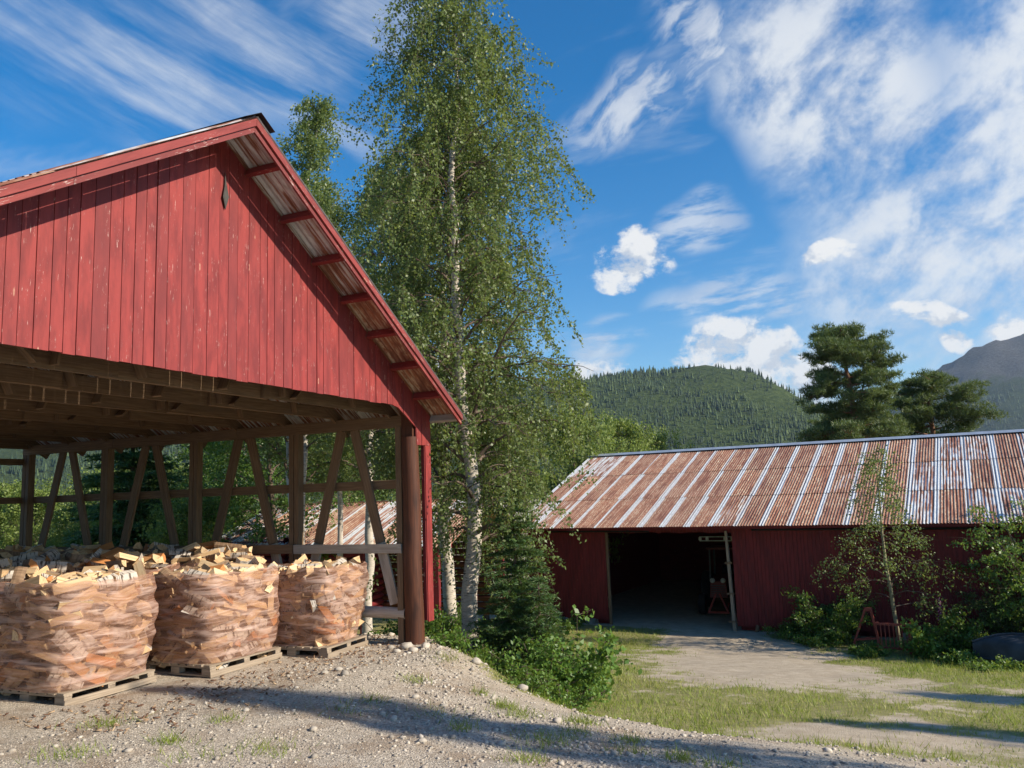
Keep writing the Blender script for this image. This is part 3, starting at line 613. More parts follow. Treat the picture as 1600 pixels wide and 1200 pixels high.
def sack(name, label, loc, rz, hw, hd, H, seed, full=True, group=None, net=None, peak=.14, core=None, tilt=(0, 0)):
    r_ = root(name, label, 'sack', loc, rz, group); r_.rotation_euler = (tilt[0], tilt[1], rz); rg = random.Random(seed)
    link('netting', net or net_mesh(hw, hd, H, seed), r_)
    if full:
        rows = 10
        for j in range(rows):
            h = (j + .5) / rows; per = 12 + (j % 2)
            for k_ in range(per):
                phi = 2 * math.pi * (k_ + rg.random() * .8) / per; hh = h + rg.uniform(-.04, .04); tp, tw = TAPER.get(seed, (0, 0)); rr = sack_r(phi + tw * (hh - .5), hh, hw, hd, .06) * (1 - tp * (1 - hh) ** 1.5) - rg.uniform(.078, .125)
                tx = Vector((-math.sin(phi), math.cos(phi), 0))
                e = 1e-2; q0 = Vector((math.cos(phi), math.sin(phi), 0)) * sack_r(phi, hh, hw, hd, .06); q1 = Vector((math.cos(phi + e), math.sin(phi + e), 0)) * sack_r(phi + e, hh, hw, hd, .06); tx = (q1 - q0).normalized(); nr = Vector((tx.y, -tx.x, 0))
                tl_ = rg.gauss(0, .38) if rg.random() < .86 else rg.uniform(-1.4, 1.4)
                ax = tx * math.cos(tl_) + Vector((0, 0, 1)) * math.sin(tl_) + nr * rg.gauss(0, .05)
                if rg.random() < .10: ax = nr + tx * rg.gauss(0, .3); rr -= .10
                rot = rg.choice([0, 0, 2.2, -2.2, 1.5, 3.1]) + rg.gauss(0, .25); up_ = Vector((0, 0, 1))
                nn = nr * math.cos(rot) + up_ * math.sin(rot)
                orient(link('log', rg.choice(LOGS), r_), (math.cos(phi) * rr, math.sin(phi) * rr, hh * H), ax, nn)
        tag(link('packed_logs', core_mesh(hw, hd, H, rg), r_), kind='stuff')
        heap_logs(r_, hw - .07, hd - .07, H - .13, 70, rg, peak + .01)
    else:
        tag(link('packed_logs', core, r_), kind='stuff'); heap_logs(r_, hw, hd, H - .06, 34, rg, peak + .05)
    return r_
SR = math.pi / 2 - YAW
def pallet(label, loc, rz, w_=1.22, d_=1.2):
    r_ = root('pallet', label, 'pallet', loc, rz, None); rg_ = np.random.default_rng(int(abs(loc[0]) * 100))
    for k_ in range(9):
        y = -d_ / 2 + .05 + k_ * (d_ - .1) / 8; beam('deck_board', (-w_ / 2, y, .131), (w_ / 2, y, .131), .098, .022, M_pallet, r_, wobble=.0025, rng=rg_)
    for x_ in (-w_ / 2 + .06, 0, w_ / 2 - .06):
        beam('stringer_board', (x_, -d_ / 2, .107), (x_, d_ / 2, .107), .10, .022, M_pallet, r_, wobble=.002, rng=rg_)
        beam('bottom_board', (x_, -d_ / 2, .012), (x_, d_ / 2, .012), .10, .022, M_pallet, r_, wobble=.002, rng=rg_)
        for y in (-d_ / 2 + .07, 0, d_ / 2 - .07): beam('block', (x_, y - .07, .0595), (x_, y + .07, .0595), .098, .071, M_pallet, r_, up=(0, 0, 1))
    beam('bottom_board', (-w_ / 2, -d_ / 2 - .012, .035), (w_ / 2, -d_ / 2 - .012, .035), .018, .07, M_pallet, r_, wobble=.002, rng=rg_)
    return r_
def lw(x_, y_, z_=0): p = l2w(x_, y_); return (p[0], p[1], z_)
FS = [(-3.74, 2.36, .68, .64, 1.15, 'bulkiest netted sack of split firewood, farthest from the log post', 21, .03, -.02),
      (-2.02, 1.88, .70, .62, 1.10, 'netted firewood sack wedged between two others on a wooden pallet', 22, -.02, .02),
      (-.68, 1.26, .60, .62, 1.06, 'twisted netted firewood sack with birch logs heaped on top, next to log post', 23, .05, .03)]
PL = ['pallet under the bulkiest sack, farthest from the log post', 'pallet under the firewood sack wedged between two others', 'pallet under the twisted sack next to the log post']
for (x_, y_, hw, hd, H, lb, sd_, ra, ti), pl_ in zip(FS, PL):
    p = lw(x_, y_); zg = zt1(p[0], p[1]) + .004
    pallet(pl_, (p[0], p[1], zg), SR + ra, hw * 2 - .10, hd * 2 - .06)
    sack('firewood_sack', lb, (p[0], p[1], zg + .145), SR + ra, hw, hd, H, sd_, tilt=(0, 0))
NETB = net_mesh(.64, .64, 1.2, 40, na=48, nh=16); COREB = core_mesh(.6, .6, 1.2, random.Random(77), 90)
rr_ = random.Random(31); back = [(-.75, 3.15), (-2.15, 3.5), (-3.6, 3.85), (-.75, 4.6), (-2.1, 4.95), (-3.5, 5.3), (-.75, 6.05), (-2.1, 6.4), (-.75, 7.5), (-2.1, 7.75)]
for x_, y_ in back:
    p = lw(x_, y_); o_ = sack('firewood_sack', 'shaded firewood sack packed in the dim back of the shed', (p[0], p[1], zt1(p[0], p[1]) + .06), SR + rr_.uniform(-.08, .08), .64, .64, 1.2, rr_.randint(100, 999), False, 'firewood sacks packed in the back of the shed', NETB, .24, COREB)

# ------------------------------------------------------------------ long barn
barn = root('long_barn', 'long dark red barn with rusty corrugated roof and an open black doorway', 'barn', (BW0[0], BW0[1], -2.26), -BA)
B_EZ, B_RZ, B_B, B_OV = 3.205, 5.87, 6.76, .5; S0, S1 = -5.53, 14.2
def bwall(name, s0, s1, zb, zt_, y, wd=.105, seed=0):
    rg_ = random.Random(seed); parts = []; s_ = s0
    while s_ < s1 - .02:
        e = min(s_ + wd * rg_.uniform(.85, 1.2), s1); yy = y - rg_.choice([0, 0, .008, .014]) - rg_.random() * .003; m_ = (s_ + e) / 2
        parts.append(beam_data((m_, yy, zb + rg_.uniform(-.02, .02)), (m_, yy, zt_), e - s_ - .005, .022, up=(0, 1, 0))); s_ = e
    V, fs, uv = join(parts); return link(name, mesh(name, V, fs, M_barnred, uv), barn)
bwall('board_wall', S0 + .42, -2.16, .17, 3.30, 0, seed=1); bwall('board_wall', 2.10, S1 - .3, .16, 3.30, 0, seed=2)
bwall('door_header', -2.155, 2.095, 2.98, 3.30, .03, seed=3)
beam('door_post', (2.02, -.045, -.05), (1.93, -.035, 3.02), .085, .10, M_pallet, barn, up=(0, 1, 0), wobble=.01, rng=rng)
beam('door_post', (-2.10, .055, -.05), (-2.12, .055, 3.0), .08, .09, M_timber, barn, up=(0, 1, 0))
for z in (.28, 1.12, 2.05): beam('hinge', (1.86, -.11, z), (2.08, -.11, z + .01), .012, .055, M_timber, barn)
for s0_, s1_ in ((-4.3, -.55), (2.75, 9.6)):
    V, Q = tubes([(np.array([(s0_, -.13, 3.055), ((s0_ + s1_) / 2, -.13, 3.05), (s1_, -.13, 3.03)]), np.full(3, .028))], 8); link('door_rail', mesh('door_rail', V, Q, M_dark, smooth=True), barn)
    for q in np.arange(s0_ + .4, s1_, 1.3): beam('rail_bracket', (q, -.02, 3.09), (q, -.135, 3.09), .04, .05, M_dark, barn)
for q in np.arange(S0 + .4, S1, 1.25): beam('rafter_end', (q, -.44, B_EZ - .04), (q, .4, B_EZ - .04 + .84 * .367), .05, .11, M_timber, barn)
beam('fascia', (S0 + .05, -.455, B_EZ - .05), (S1, -.455, B_EZ - .05), .022, .10, M_barnred, barn)
for q in (S0 + .42, S1 - .3):
    V = [(q, .03, -.4), (q, 2 * B_B - .04, -.4), (q, 2 * B_B - .04, 3.32), (q, B_B, 5.80), (q, .03, 3.32)]; V += [(a + .05, b, c_) for a, b, c_ in V]
    link('end_wall', mesh('end_wall', V, [(0, 1, 2, 3, 4), (9, 8, 7, 6, 5)] + [(k, k + 5, (k + 1) % 5 + 5, (k + 1) % 5) for k in range(5)], M_barnred, [(0, 0)] * 30), barn)
beam('back_wall', (S0 + .40, 2 * B_B, 1.55), (S1 - .35, 2 * B_B, 1.55), .06, 3.9, M_barnred, barn)
for q in (-4, -3.0, 3.6, 6.7, 9.8, 12.9): beam('stone_footing', (q, .12, -.1), (q + .35, .12, -.1), .3, .55, simple('footing', (.25, .23, .2)) if q < -3.9 else bpy.data.materials['footing'], barn)
beam('sill', (S0 + .5, .30, .12), (-2.2, .30, .12), .12, .75, M_barnred, barn); beam('sill', (2.15, .30, .12), (S1 - .35, .30, .12), .12, .75, M_barnred, barn)
beam('prop_post', (2.62, -.02, -.25), (2.72, -.02, .2), .09, .10, M_timber, barn, up=(0, 1, 0))
bsl = math.hypot(B_B + B_OV, B_RZ - B_EZ); bdir = (0, (B_B + B_OV) / bsl, (B_RZ - B_EZ) / bsl); bup = Vector((0, -bdir[2], bdir[1]))
V, fs, uv = corrugated(.855, bsl / 3 + .12, segs=6); me_b = mesh('roof_sheet', V, fs, M_rust, uv, smooth=True)
V, fs, uv = corrugated(.855, bsl / 3 + .12, segs=6); me_b2 = mesh('roof_sheet', V, fs, M_rustpale, uv, smooth=True)
for ci in range(25):
    for ri in range(3):
        d = ri * bsl / 3 - (.06 if ri == 0 else .10) + prng.uniform(-.015, .015); off = .01 + ri * .014 + (ci % 2) * .005
        place_sheet('roof_sheet', me_b2 if (ci > 15 and prng.random() < .75) or ci == 0 or prng.random() < .11 else me_b, barn, (S0 + ci * .782 + prng.uniform(-.008, .008), -B_OV + bdir[1] * d + bup.y * off, B_EZ + bdir[2] * d + bup.z * off), (1, 0, 0), bdir)
V = [(S0, B_B, B_RZ + .02), (S1, B_B, B_RZ + .02), (S1, 2 * B_B + .5, B_EZ), (S0, 2 * B_B + .5, B_EZ)]; V += [(a, b, c_ - .04) for a, b, c_ in V]
link('back_roof', mesh('back_roof', V, BOXF, M_rust, [(0, 0), (1, 0), (1, 1), (0, 1)] * 6), barn)
V = [(S0 - .06, B_B - .26, B_RZ + .00), (S0 - .06, B_B, B_RZ + .10), (S0 - .06, B_B + .26, B_RZ + .0)]; V += [(S1, b, c_) for a, b, c_ in V]; V += [(a, b, c_ + .008) for a, b, c_ in V]
link('ridge_cap', mesh('ridge_cap', V, [(0, 1, 4, 3), (1, 2, 5, 4), (9, 10, 7, 6), (10, 11, 8, 7), (6, 7, 1, 0), (7, 8, 2, 1), (3, 4, 10, 9), (4, 5, 11, 10)], M_zinc), barn)
def bl(s_, y, z): p = BW0 + BD * s_ - BM * y; return (p[0], p[1], -2.26 + z)
# lamp housing hanging in the doorway
lamp = root('lamp_fitting', 'pale rectangular lamp fitting hanging inside the dark barn doorway', 'lamp', bl(1.15, 1.6, 2.62), -BA)
M_pale = simple('pale_enamel', (.5, .52, .45), .5)
for z in (0, .13): beam('rail', (-.55, 0, z), (.55, 0, z), .10, .025, M_pale, lamp)
for q in (-.54, -.3, .3, .54): beam('end_plate', (q, 0, .02), (q, 0, .115), .09, .03, M_pale, lamp, up=(0, 1, 0))
for q in (-.4, .4): beam('hanger', (q, 0, .145), (q, 0, .82), .012, .012, M_dark, lamp, up=(0, 1, 0))
# tractor
trac = root('tractor', 'old tractor with red front linkage parked in the dark doorway', 'tractor', bl(.75, 3.1, .0), -BA + .12)
M_trac = simple('tractor_paint', (.16, .03, .025), .5); M_tgrey = simple('tractor_grey', (.07, .07, .07), .5)
def lathe(name, prof, n, mat, parent, loc, axis='X'):
    V = []; Q = []
    for k in range(n):
        a = 2 * math.pi * k / n
        for r_, h_ in prof: V.append((h_, r_ * math.cos(a), r_ * math.sin(a)))
    m_ = len(prof)
    for k in range(n):
        for j in range(m_ - 1): Q.append((k * m_ + j, k * m_ + j + 1, ((k + 1) % n) * m_ + j + 1, ((k + 1) % n) * m_ + j))
    o_ = link(name, mesh(name, V, Q, mat, smooth=True), parent); o_.location = loc; return o_
for (x_, y_, r_, w_) in ((-.62, 0, .36, .24), (.62, 0, .36, .24), (-.72, 1.9, .66, .36), (.72, 1.9, .66, .36)):
    wh = link('wheel', None, trac); wh.location = (x_, y_, r_); wh.empty_display_size = .1
    lathe('tyre', [(r_ * .55, -w_ / 2), (r_ * .92, -w_ / 2), (r_, -w_ * .35), (r_, w_ * .35), (r_ * .92, w_ / 2), (r_ * .55, w_ / 2)], 22, M_black, wh, (0, 0, 0))
    lathe('rim', [(.03, -w_ * .2), (r_ * .3, -w_ * .25), (r_ * .56, -w_ * .42), (r_ * .56, w_ * .42), (r_ * .3, w_ * .25), (.03, w_ * .2)], 18, M_trac, wh, (0, 0, 0))
V = [(-.3, -.35, .62), (.3, -.35, .62), (.34, 1.1, .58), (-.34, 1.1, .58), (-.26, -.32, 1.16), (.26, -.32, 1.16), (.32, 1.1, 1.28), (-.32, 1.1, 1.28)]
link('hood', mesh('hood', V, [(3, 2, 1, 0), (4, 5, 6, 7), (0, 1, 5, 4), (1, 2, 6, 5), (2, 3, 7, 6), (3, 0, 4, 7)], M_trac), trac)
for z in np.arange(.68, 1.1, .07): beam('grille_bar', (-.24, -.37, z), (.24, -.37, z), .02, .025, M_tgrey, trac)
for x_ in (-.18, .18): lathe('headlight', [(.0, -.02), (.07, -.02), (.085, .0), (.085, .05), (.0, .06)], 14, M_pale, trac, (x_, -.40, 1.20)).rotation_euler = (0, 0, math.pi / 2)
beam('transmission', (0, 1.0, .75), (0, 2.1, .75), .45, .42, M_tgrey, trac)
beam('seat', (0, 1.75, 1.12), (0, 2.1, 1.14), .42, .08, M_black, trac); beam('seat_back', (0, 2.13, 1.15), (0, 2.2, 1.5), .42, .05, M_black, trac, up=(0, 1, 0))
for x_ in (-.5, .5):
    beam('cab_post', (x_, 1.15, 1.0), (x_ * .95, 1.2, 2.15), .06, .06, M_tgrey, trac, up=(0, 1, 0)); beam('cab_post', (x_, 2.25, 1.0), (x_ * .95, 2.2, 2.15), .06, .06, M_tgrey, trac, up=(0, 1, 0))
beam('cab_roof', (0, 1.0, 2.18), (0, 2.4, 2.18), 1.15, .07, M_trac, trac)
M_impl = simple('implement_red', (.33, .045, .03), .5)
for x_ in (-1, 1): beam('front_linkage', (x_ * .32, -.62, .18), (x_ * .06, -.55, .78), .06, .05, M_impl, trac, up=(0, 1, 0)); beam('link_arm', (x_ * .30, -.6, .22), (x_ * .28, -.1, .4), .05, .05, M_impl, trac)
beam('crossbar', (-.36, -.64, .17), (.36, -.64, .17), .06, .07, M_impl, trac)
V, Q = tubes([(np.array([(0, 1.15, 1.45), (0, 1.25, 1.2)]), np.full(2, .02))], 6); link('steering_column', mesh('steering_column', V, Q, M_dark), trac)
# ------------------------------------------------------------------ low log outbuilding behind the shed
ob = root('log_outbuilding', 'low red log outbuilding with pale rusty metal roof behind the birches', 'outbuilding', (-4.7, 22.2, zt1(-4.7, 22.2) - .05), -.30)
oz0 = zt1(-4.7, 22.2) - .05; oe = .88 - oz0; orr = 2.02 - oz0
V, fs, uv = corrugated(.9, math.hypot(3.6, orr - oe) + .05, segs=5); me_o = mesh('roof_sheet', V, fs, M_rustpale, uv, smooth=True)
od = Vector((0, 3.6, orr - oe)).normalized()
for k in range(9): place_sheet('roof_sheet', me_o, ob, (-4.2 + k * .82, -.45, oe + (k % 2) * .006), (1, 0, 0), od)
V = [(-4.2, 3.15, orr + .05), (3.2, 3.15, orr + .05), (3.2, 6.6, oe), (-4.2, 6.6, oe)]; V += [(a, b, c_ - .04) for a, b, c_ in V]
link('back_roof', mesh('back_roof', V, BOXF, M_rust, [(0, 0), (1, 0), (1, 1), (0, 1)] * 6), ob)
for zi, z in enumerate(np.arange(.12, oe + .25, .21)):
    for (x0_, x1_, y_) in ((-3.8, -1.6, .1), (-3.8, 2.7, 5.6)):
        V, Q = tubes([(np.array([(x0_ - .18, y_, z), ((x0_ + x1_) / 2, y_, z), (x1_ + .18, y_, z)]), np.full(3, .10))], 10); uvq = []
        for q in Q: uvq += [(V[i_][0], (i_ % 10) * .06) for i_ in q]
        link('wall_log', mesh('wall_log', V, Q, M_barnred if y_ < 1 else M_logpost, uvq, smooth=True), ob)  # back wall logs dark, the interior shade put into their colour
    for x_ in (-3.8, -1.6):
        V, Q = tubes([(np.array([(x_, -.1, z + .105), (x_, 2.8, z + .105), (x_, 5.8, z + .105)]), np.full(3, .10))], 10); uvq = []
        for q in Q: uvq += [(V[i_][1], (i_ % 10) * .06) for i_ in q]
        link('wall_log', mesh('wall_log', V, Q, M_barnred, uvq, smooth=True), ob)
for q in (.6, 2.7): beam('post', (q, .1, 0), (q, .1, oe + .1), .14, .14, M_barnred, ob, up=(0, 1, 0))
beam('post', (2.7, 5.4, 0), (2.7, 5.4, oe + .1), .14, .14, M_barnred, ob, up=(0, 1, 0)); beam('post', (2.7, 2.8, 0), (2.7, 2.8, orr), .14, .14, M_barnred, ob, up=(0, 1, 0))
beam('eave_beam', (-4.0, .1, oe + .02), (3.1, .1, oe + .02), .14, .16, M_barnred, ob)

# ------------------------------------------------------------------ vegetation
def leaf_mesh(name, pos, size, rg_, mat, down=.5, tone=None, wide=.68):
    n = len(pos); a = nz(rg_.normal(0, .75, (n, 3)) + np.array([0, 0, -down])); b = nz(np.cross(a, rg_.normal(0, 1, (n, 3)))); c_ = np.cross(a, b)
    s_ = (size * rg_.uniform(.6, 1.25, n))[:, None]; wv_ = s_ * wide / 2
    V = np.stack([pos, pos + a * s_ * .45 + b * wv_ + c_ * s_ * .10, pos + a * s_, pos + a * s_ * .45 - b * wv_ + c_ * s_ * .10], 1).reshape(-1, 3)
    Fq = np.arange(n * 4).reshape(-1, 4)
    if tone is None: tone = np.clip(rg_.beta(2.2, 2.6, n), 0, 1)
    return mesh(name, V, Fq, mat, tone=tone)
def skeleton(rg_, H, r0, prof, nbr, lean=(0, 0), t0=.15, upang=52, droop=.55, twig=.55, wob=.06, nsub=4, ntw=5, base=(0, 0, 0), crown_bias=None):
    k = 18; tt = np.linspace(0, 1, k); w1 = np.cumsum(rg_.normal(0, wob / k, (k, 2)), 0) * H / 3
    tr = np.stack([lean[0] * tt + w1[:, 0] + .03 * H * np.sin(tt * 3 + rg_.uniform(0, 6)) * tt, lean[1] * tt + w1[:, 1], tt * H], -1) + np.array(base)
    rad = r0 * (1 - tt) ** .85 + .006; rad[0] *= 1.25
    lines = [(tr, rad)]; S, D, L = [], [], []
    for i_ in range(nbr):
        t = t0 + (1 - t0) * ((i_ + rg_.random()) / nbr) ** .92
        p = np.array([np.interp(t, tt, tr[:, q]) for q in range(3)]); az_ = i_ * 2.39996 + rg_.normal(0, .35)
        Lb = prof(t) * rg_.uniform(.65, 1.2)
        if crown_bias is not None: Lb *= crown_bias(az_, t)
        el_ = R(upang + 18 * t + rg_.normal(0, 7)); dh = np.array([math.cos(az_), math.sin(az_), 0])
        s_ = np.linspace(0, 1, 7)[:, None]; P_ = p + dh * Lb * s_ + np.array([0, 0, 1]) * Lb * (s_ * math.tan(min(el_, 1.25)) * .62 - droop * s_ ** 2 * .9)
        P_ += rg_.normal(0, .03 * Lb, P_.shape) * s_
        rb = max(r0 * (1 - t) * .38, .008); lines.append((P_, rb * (1 - .88 * s_[:, 0])))
        for j in range(max(2, int(nsub + Lb * 1.6))):
            sp = rg_.uniform(.2, 1.0); q0 = np.array([np.interp(sp, s_[:, 0], P_[:, q]) for q in range(3)]); a2 = az_ + rg_.uniform(-1.5, 1.5); l2 = Lb * rg_.uniform(.14, .40) * (1.25 - .6 * sp) + .12
            d2 = np.array([math.cos(a2), math.sin(a2), rg_.uniform(-.1, .55)]); ss = np.linspace(0, 1, 4)[:, None]; P2 = q0 + d2 * l2 * ss - np.array([0, 0, 1]) * droop * .5 * l2 * ss ** 2
            lines.append((P2, max(rb * .28, .0045) * (1 - .7 * ss[:, 0])))
            for m_ in range(ntw):
                u = rg_.uniform(.15, 1); S.append(np.array([np.interp(u, ss[:, 0], P2[:, q]) for q in range(3)])); D.append(d2 * .5 + rg_.normal(0, .35, 3) + np.array([0, 0, -droop * 1.6])); L.append(twig * rg_.uniform(.35, 1.25))
    top = tr[-1]
    for m_ in range(16): S.append(tr[-1 - rg_.integers(0, 3)]); D.append(np.array([0, 0, .5]) + rg_.normal(0, .5, 3)); L.append(twig * rg_.uniform(.3, .7))
    return lines, np.array(S), nz(np.array(D)), np.array(L)
def scatter_leaves(rg_, S, D, L, n, jit):
    idx = rg_.choice(len(L), n, p=L / L.sum()); u = rg_.random(n)[:, None]; l = L[idx][:, None]
    p = S[idx] + D[idx] * l * u; p[:, 2] -= (.22 * l * u ** 2)[:, 0]
    return p + rg_.normal(0, jit, (n, 3))
def broadleaf(name, label, cat, base, H, r0, prof, nbr, nleaf, lsize, lmat, bmat, seed, group=None, jit=.05, down=.5, twigs=False, sink=.1, **kw):
    rg_ = np.random.default_rng(seed); lines, S, D, L = skeleton(rg_, H, r0, prof, nbr, **kw)
    r_ = root(name, label, cat, (base[0], base[1], base[2] - sink), 0, group)
    V, Q = tubes(lines, 7)
    if twigs:
        E_ = S + D * L[:, None] - np.array([0, 0, .22]) * L[:, None]; V2, Q2 = tubes([(np.stack([a, b]), (.0026, .0012)) for a, b in zip(S, E_)], 3); Q = np.concatenate([Q, Q2 + len(V)]); V = np.concatenate([V, V2])
    nt = 17 * 7; mi = np.ones(len(Q), int); mi[:nt] = 0; nb = nt + sum(6 * 7 for P_, r__ in lines[1:] if len(P_) == 7 and r__[0] > .045 and False)
    link('trunk', mesh('trunk', V, Q, [bmat, B_twig], smooth=True, midx=mi), r_)
    pos = scatter_leaves(rg_, S, D, L, nleaf, jit); link('crown', leaf_mesh('crown', pos, lsize, rg_, lmat, down), r_)
    return r_
def clone(src, loc, rz, sc, label, group=None, cat=None):
    r_ = src.copy(); col.objects.link(r_); r_.location = loc; r_.rotation_euler = (0, 0, rz); r_.scale = (sc[0], sc[0], sc[1]) if isinstance(sc, tuple) else (sc,) * 3
    r_['label'] = label
    if group: r_['group'] = group
    elif 'group' in r_: del r_['group']
    for ch in list(src.children):
        c_ = ch.copy(); col.objects.link(c_); c_.parent = r_
    return r_
def shrub(name, label, cat, base, H, spread, nst, nleaf, lsize, lmat, seed, bmat=None, group=None, jit=.05, down=.2, sink=.05, wide=.68, droop=.25, flat=1.0):
    rg_ = np.random.default_rng(seed); lines, S, D, L = [], [], [], []
    for k in range(nst):
        a = rg_.uniform(0, 6.28); rr = spread * math.sqrt(rg_.random()); h = H * rg_.uniform(.55, 1.0) * (1 - .35 * rr / spread)
        s_ = np.linspace(0, 1, 7)[:, None]; P_ = np.array([math.cos(a) * rr * .25, math.sin(a) * rr * .25, 0]) + np.array([math.cos(a), math.sin(a), 0]) * rr * s_ ** 1.4 + np.array([0, 0, 1]) * h * (s_ * 1.12 - .12 * s_ ** 2) + rg_.normal(0, .03 * H, (7, 3)) * s_
        lines.append((P_, (.006 + .007 * H) * (1 - .8 * s_[:, 0])))
        for j in range(9):
            u = rg_.uniform(.18, 1); S.append(np.array([np.interp(u, s_[:, 0], P_[:, q]) for q in range(3)])); d = rg_.normal(0, 1, 3); d[2] = abs(d[2]) * .4 - droop; D.append(d); L.append(H * rg_.uniform(.10, .28) * flat)
    S, D, L = np.array(S), nz(np.array(D)), np.array(L)
    lines += [(np.stack([a, a + b * l]), (.005, .002)) for a, b, l in zip(S, D, L)]
    r_ = root(name, label, cat, (base[0], base[1], base[2] - sink), 0, group); V, Q = tubes(lines, 5); link('stems', mesh('stems', V, Q, bmat or B_brown), r_)
    link('foliage', leaf_mesh('foliage', scatter_leaves(rg_, S, D, L, nleaf, jit), lsize, rg_, lmat, down, wide=wide), r_); return r_
def needles(name, pos, dirs, ln, wd, rg_, mat, per, spreadv, tone=None):
    n = len(pos); P_ = np.repeat(pos, per, 0); D_ = nz(np.repeat(dirs, per, 0) + rg_.normal(0, spreadv, (n * per, 3))); b = nz(np.cross(D_, rg_.normal(0, 1, (n * per, 3))))
    l = (ln * rg_.uniform(.6, 1.2, n * per))[:, None]; V = np.stack([P_ - b * wd / 2, P_ + b * wd / 2, P_ + D_ * l], 1).reshape(-1, 3)
    tn_ = np.repeat(tone if tone is not None else rg_.beta(2, 2.5, n), per) + rg_.normal(0, .08, n * per)
    return mesh(name, V, np.arange(n * per * 3).reshape(-1, 3), mat, tone=np.clip(tn_, 0, 1))
def spruce(name, label, base, H, rbase, seed, mat=None, dens=1.0, group=None, ln=.09, wd=.02, lean=0):
    rg_ = np.random.default_rng(seed); lines = [(np.stack([np.linspace(0, lean, 8), np.zeros(8), np.linspace(0, H, 8)], -1), np.linspace(.02 + H * .012, .006, 8))]; Pn, Dn = [], []
    nw = int(H / .16 * dens ** .5)
    for i_ in range(nw):
        t = (i_ + rg_.random()) / nw * .97 + .02; z = t * H; Rb = rbase * (1 - t) ** .8 + .05
        for k in range(7):
            a = rg_.uniform(0, 6.28); l = Rb * rg_.uniform(.65, 1.15); s_ = np.linspace(0, 1, 5)[:, None]; dh = np.array([math.cos(a), math.sin(a), 0]); sd_ = np.array([-math.sin(a), math.cos(a), 0])
            P_ = np.array([lean * t, 0, z]) + dh * l * s_ + np.array([0, 0, 1]) * l * (.25 * s_ - .45 * s_ ** 2 + .15 * s_ ** 3); lines.append((P_, np.linspace(.008, .002, 5)))
            m_ = int(max(6, l * 40 * dens)); u = rg_.random(m_); sg_ = rg_.choice([-1, 1], m_); lat = rg_.random(m_) * .32 * l * (1 - .6 * u) * sg_
            q = np.stack([np.interp(u, s_[:, 0], P_[:, c_]) for c_ in range(3)], -1) + sd_ * lat[:, None]; q[:, 2] -= np.abs(lat) * .3
            Pn.append(q); Dn.append(dh * .7 + sd_ * (sg_ * .6)[:, None] + np.array([0, 0, -.1]))
    r_ = root(name, label, 'tree', (base[0], base[1], base[2] - .05), 0, group); V, Q = tubes(lines, 5); link('trunk', mesh('trunk', V, Q, B_brown), r_)
    link('crown', needles('crown', np.concatenate(Pn), np.concatenate(Dn), ln, wd, rg_, mat or L_spruce, 3, .45), r_); return r_
def pine(name, label, base, H, r0, clumps, seed, lean=(0, 0), group=None):
    rg_ = np.random.default_rng(seed); k = 14; tt = np.linspace(0, 1, k); tr = np.stack([lean[0] * tt + .25 * np.sin(tt * 4), lean[1] * tt, tt * H], -1); lines = [(tr, r0 * (1 - tt) ** .7 + .02)]; Pn, Dn, Tn = [], [], []
    for (t, az_, l, rise, rad) in clumps:
        p = np.array([np.interp(t, tt, tr[:, q]) for q in range(3)]); dh = np.array([math.cos(az_), math.sin(az_), 0]); s_ = np.linspace(0, 1, 7)[:, None]
        P_ = p + dh * l * s_ + np.array([0, 0, 1]) * rise * l * s_ ** 1.3 + rg_.normal(0, .05 * l, (7, 3)) * s_; lines.append((P_, r0 * .38 * (1 - t * .7) * (1 - .85 * s_[:, 0]) + .008))
        for j in range(int(6 + l * 5)):
            u = rg_.uniform(.36, 1.05); c_ = np.array([np.interp(min(u, 1), s_[:, 0], P_[:, q]) for q in range(3)]) + rg_.normal(0, rad * .45, 3) * np.array([1, 1, .45]); rr = rad * rg_.uniform(.25, .62)
            lines.append((np.stack([np.array([np.interp(min(u * .85, 1), s_[:, 0], P_[:, q]) for q in range(3)]), c_]), (.02, .006)))
            m_ = int(50 * (rr / .5) ** 1.5) + 7; d = nz(rg_.normal(0, 1, (m_, 3))); q = c_ + d * (rr * rg_.random(m_) ** .45)[:, None] * np.array([1, 1, .42]); Pn.append(q); Dn.append(d * .5 + np.array([0, 0, .75])); Tn.append(np.clip(rg_.beta(2, 2.5, m_) + rg_.normal(0, .12), 0, 1))
    r_ = root(name, label, 'tree', (base[0], base[1], base[2] - .1), 0, group); V, Q = tubes(lines, 7); link('trunk', mesh('trunk', V, Q, B_pine, smooth=True), r_)
    link('crown', needles('crown', np.concatenate(Pn), np.concatenate(Dn), .26, .034, rg_, L_pine, 5, .85, np.concatenate(Tn)), r_); return r_

def gz(x_, y_): return (x_, y_, zt1(x_, y_))
P1 = interp([0, .08, .14, .22, .35, .45, .55, .66, .78, .9, 1], [.3, .6, 1.0, 1.45, 1.8, 1.6, 1.5, 1.75, 1.25, 1.05, .5])
broadleaf('birch_tree', 'tall birch with white trunk leaning slightly, rising highest beside the red gable', 'tree', gz(-.86, 14.5), 12.8, .15, P1, 112, 100000, .062, L_birch, B_birch, 101, lean=(.35, .2), t0=.175, upang=48, droop=.75, twig=1.0, twigs=True, ntw=3, nsub=5, wob=.25, jit=.04)
P2 = interp([0, .15, .3, .45, .6, .8, 1], [.2, .8, 1.5, 1.75, 1.5, .9, .2])
broadleaf('birch_tree', 'birch with slimmer mottled trunk between the corner board and the taller birch', 'tree', gz(-1.35, 16.3), 11.9, .14, P2, 85, 75000, .066, L_birch, B_birch, 102, lean=(-.15, .2), t0=.28, upang=50, droop=.6, twig=.85, twigs=True, ntw=3, nsub=5, wob=.2, jit=.04)
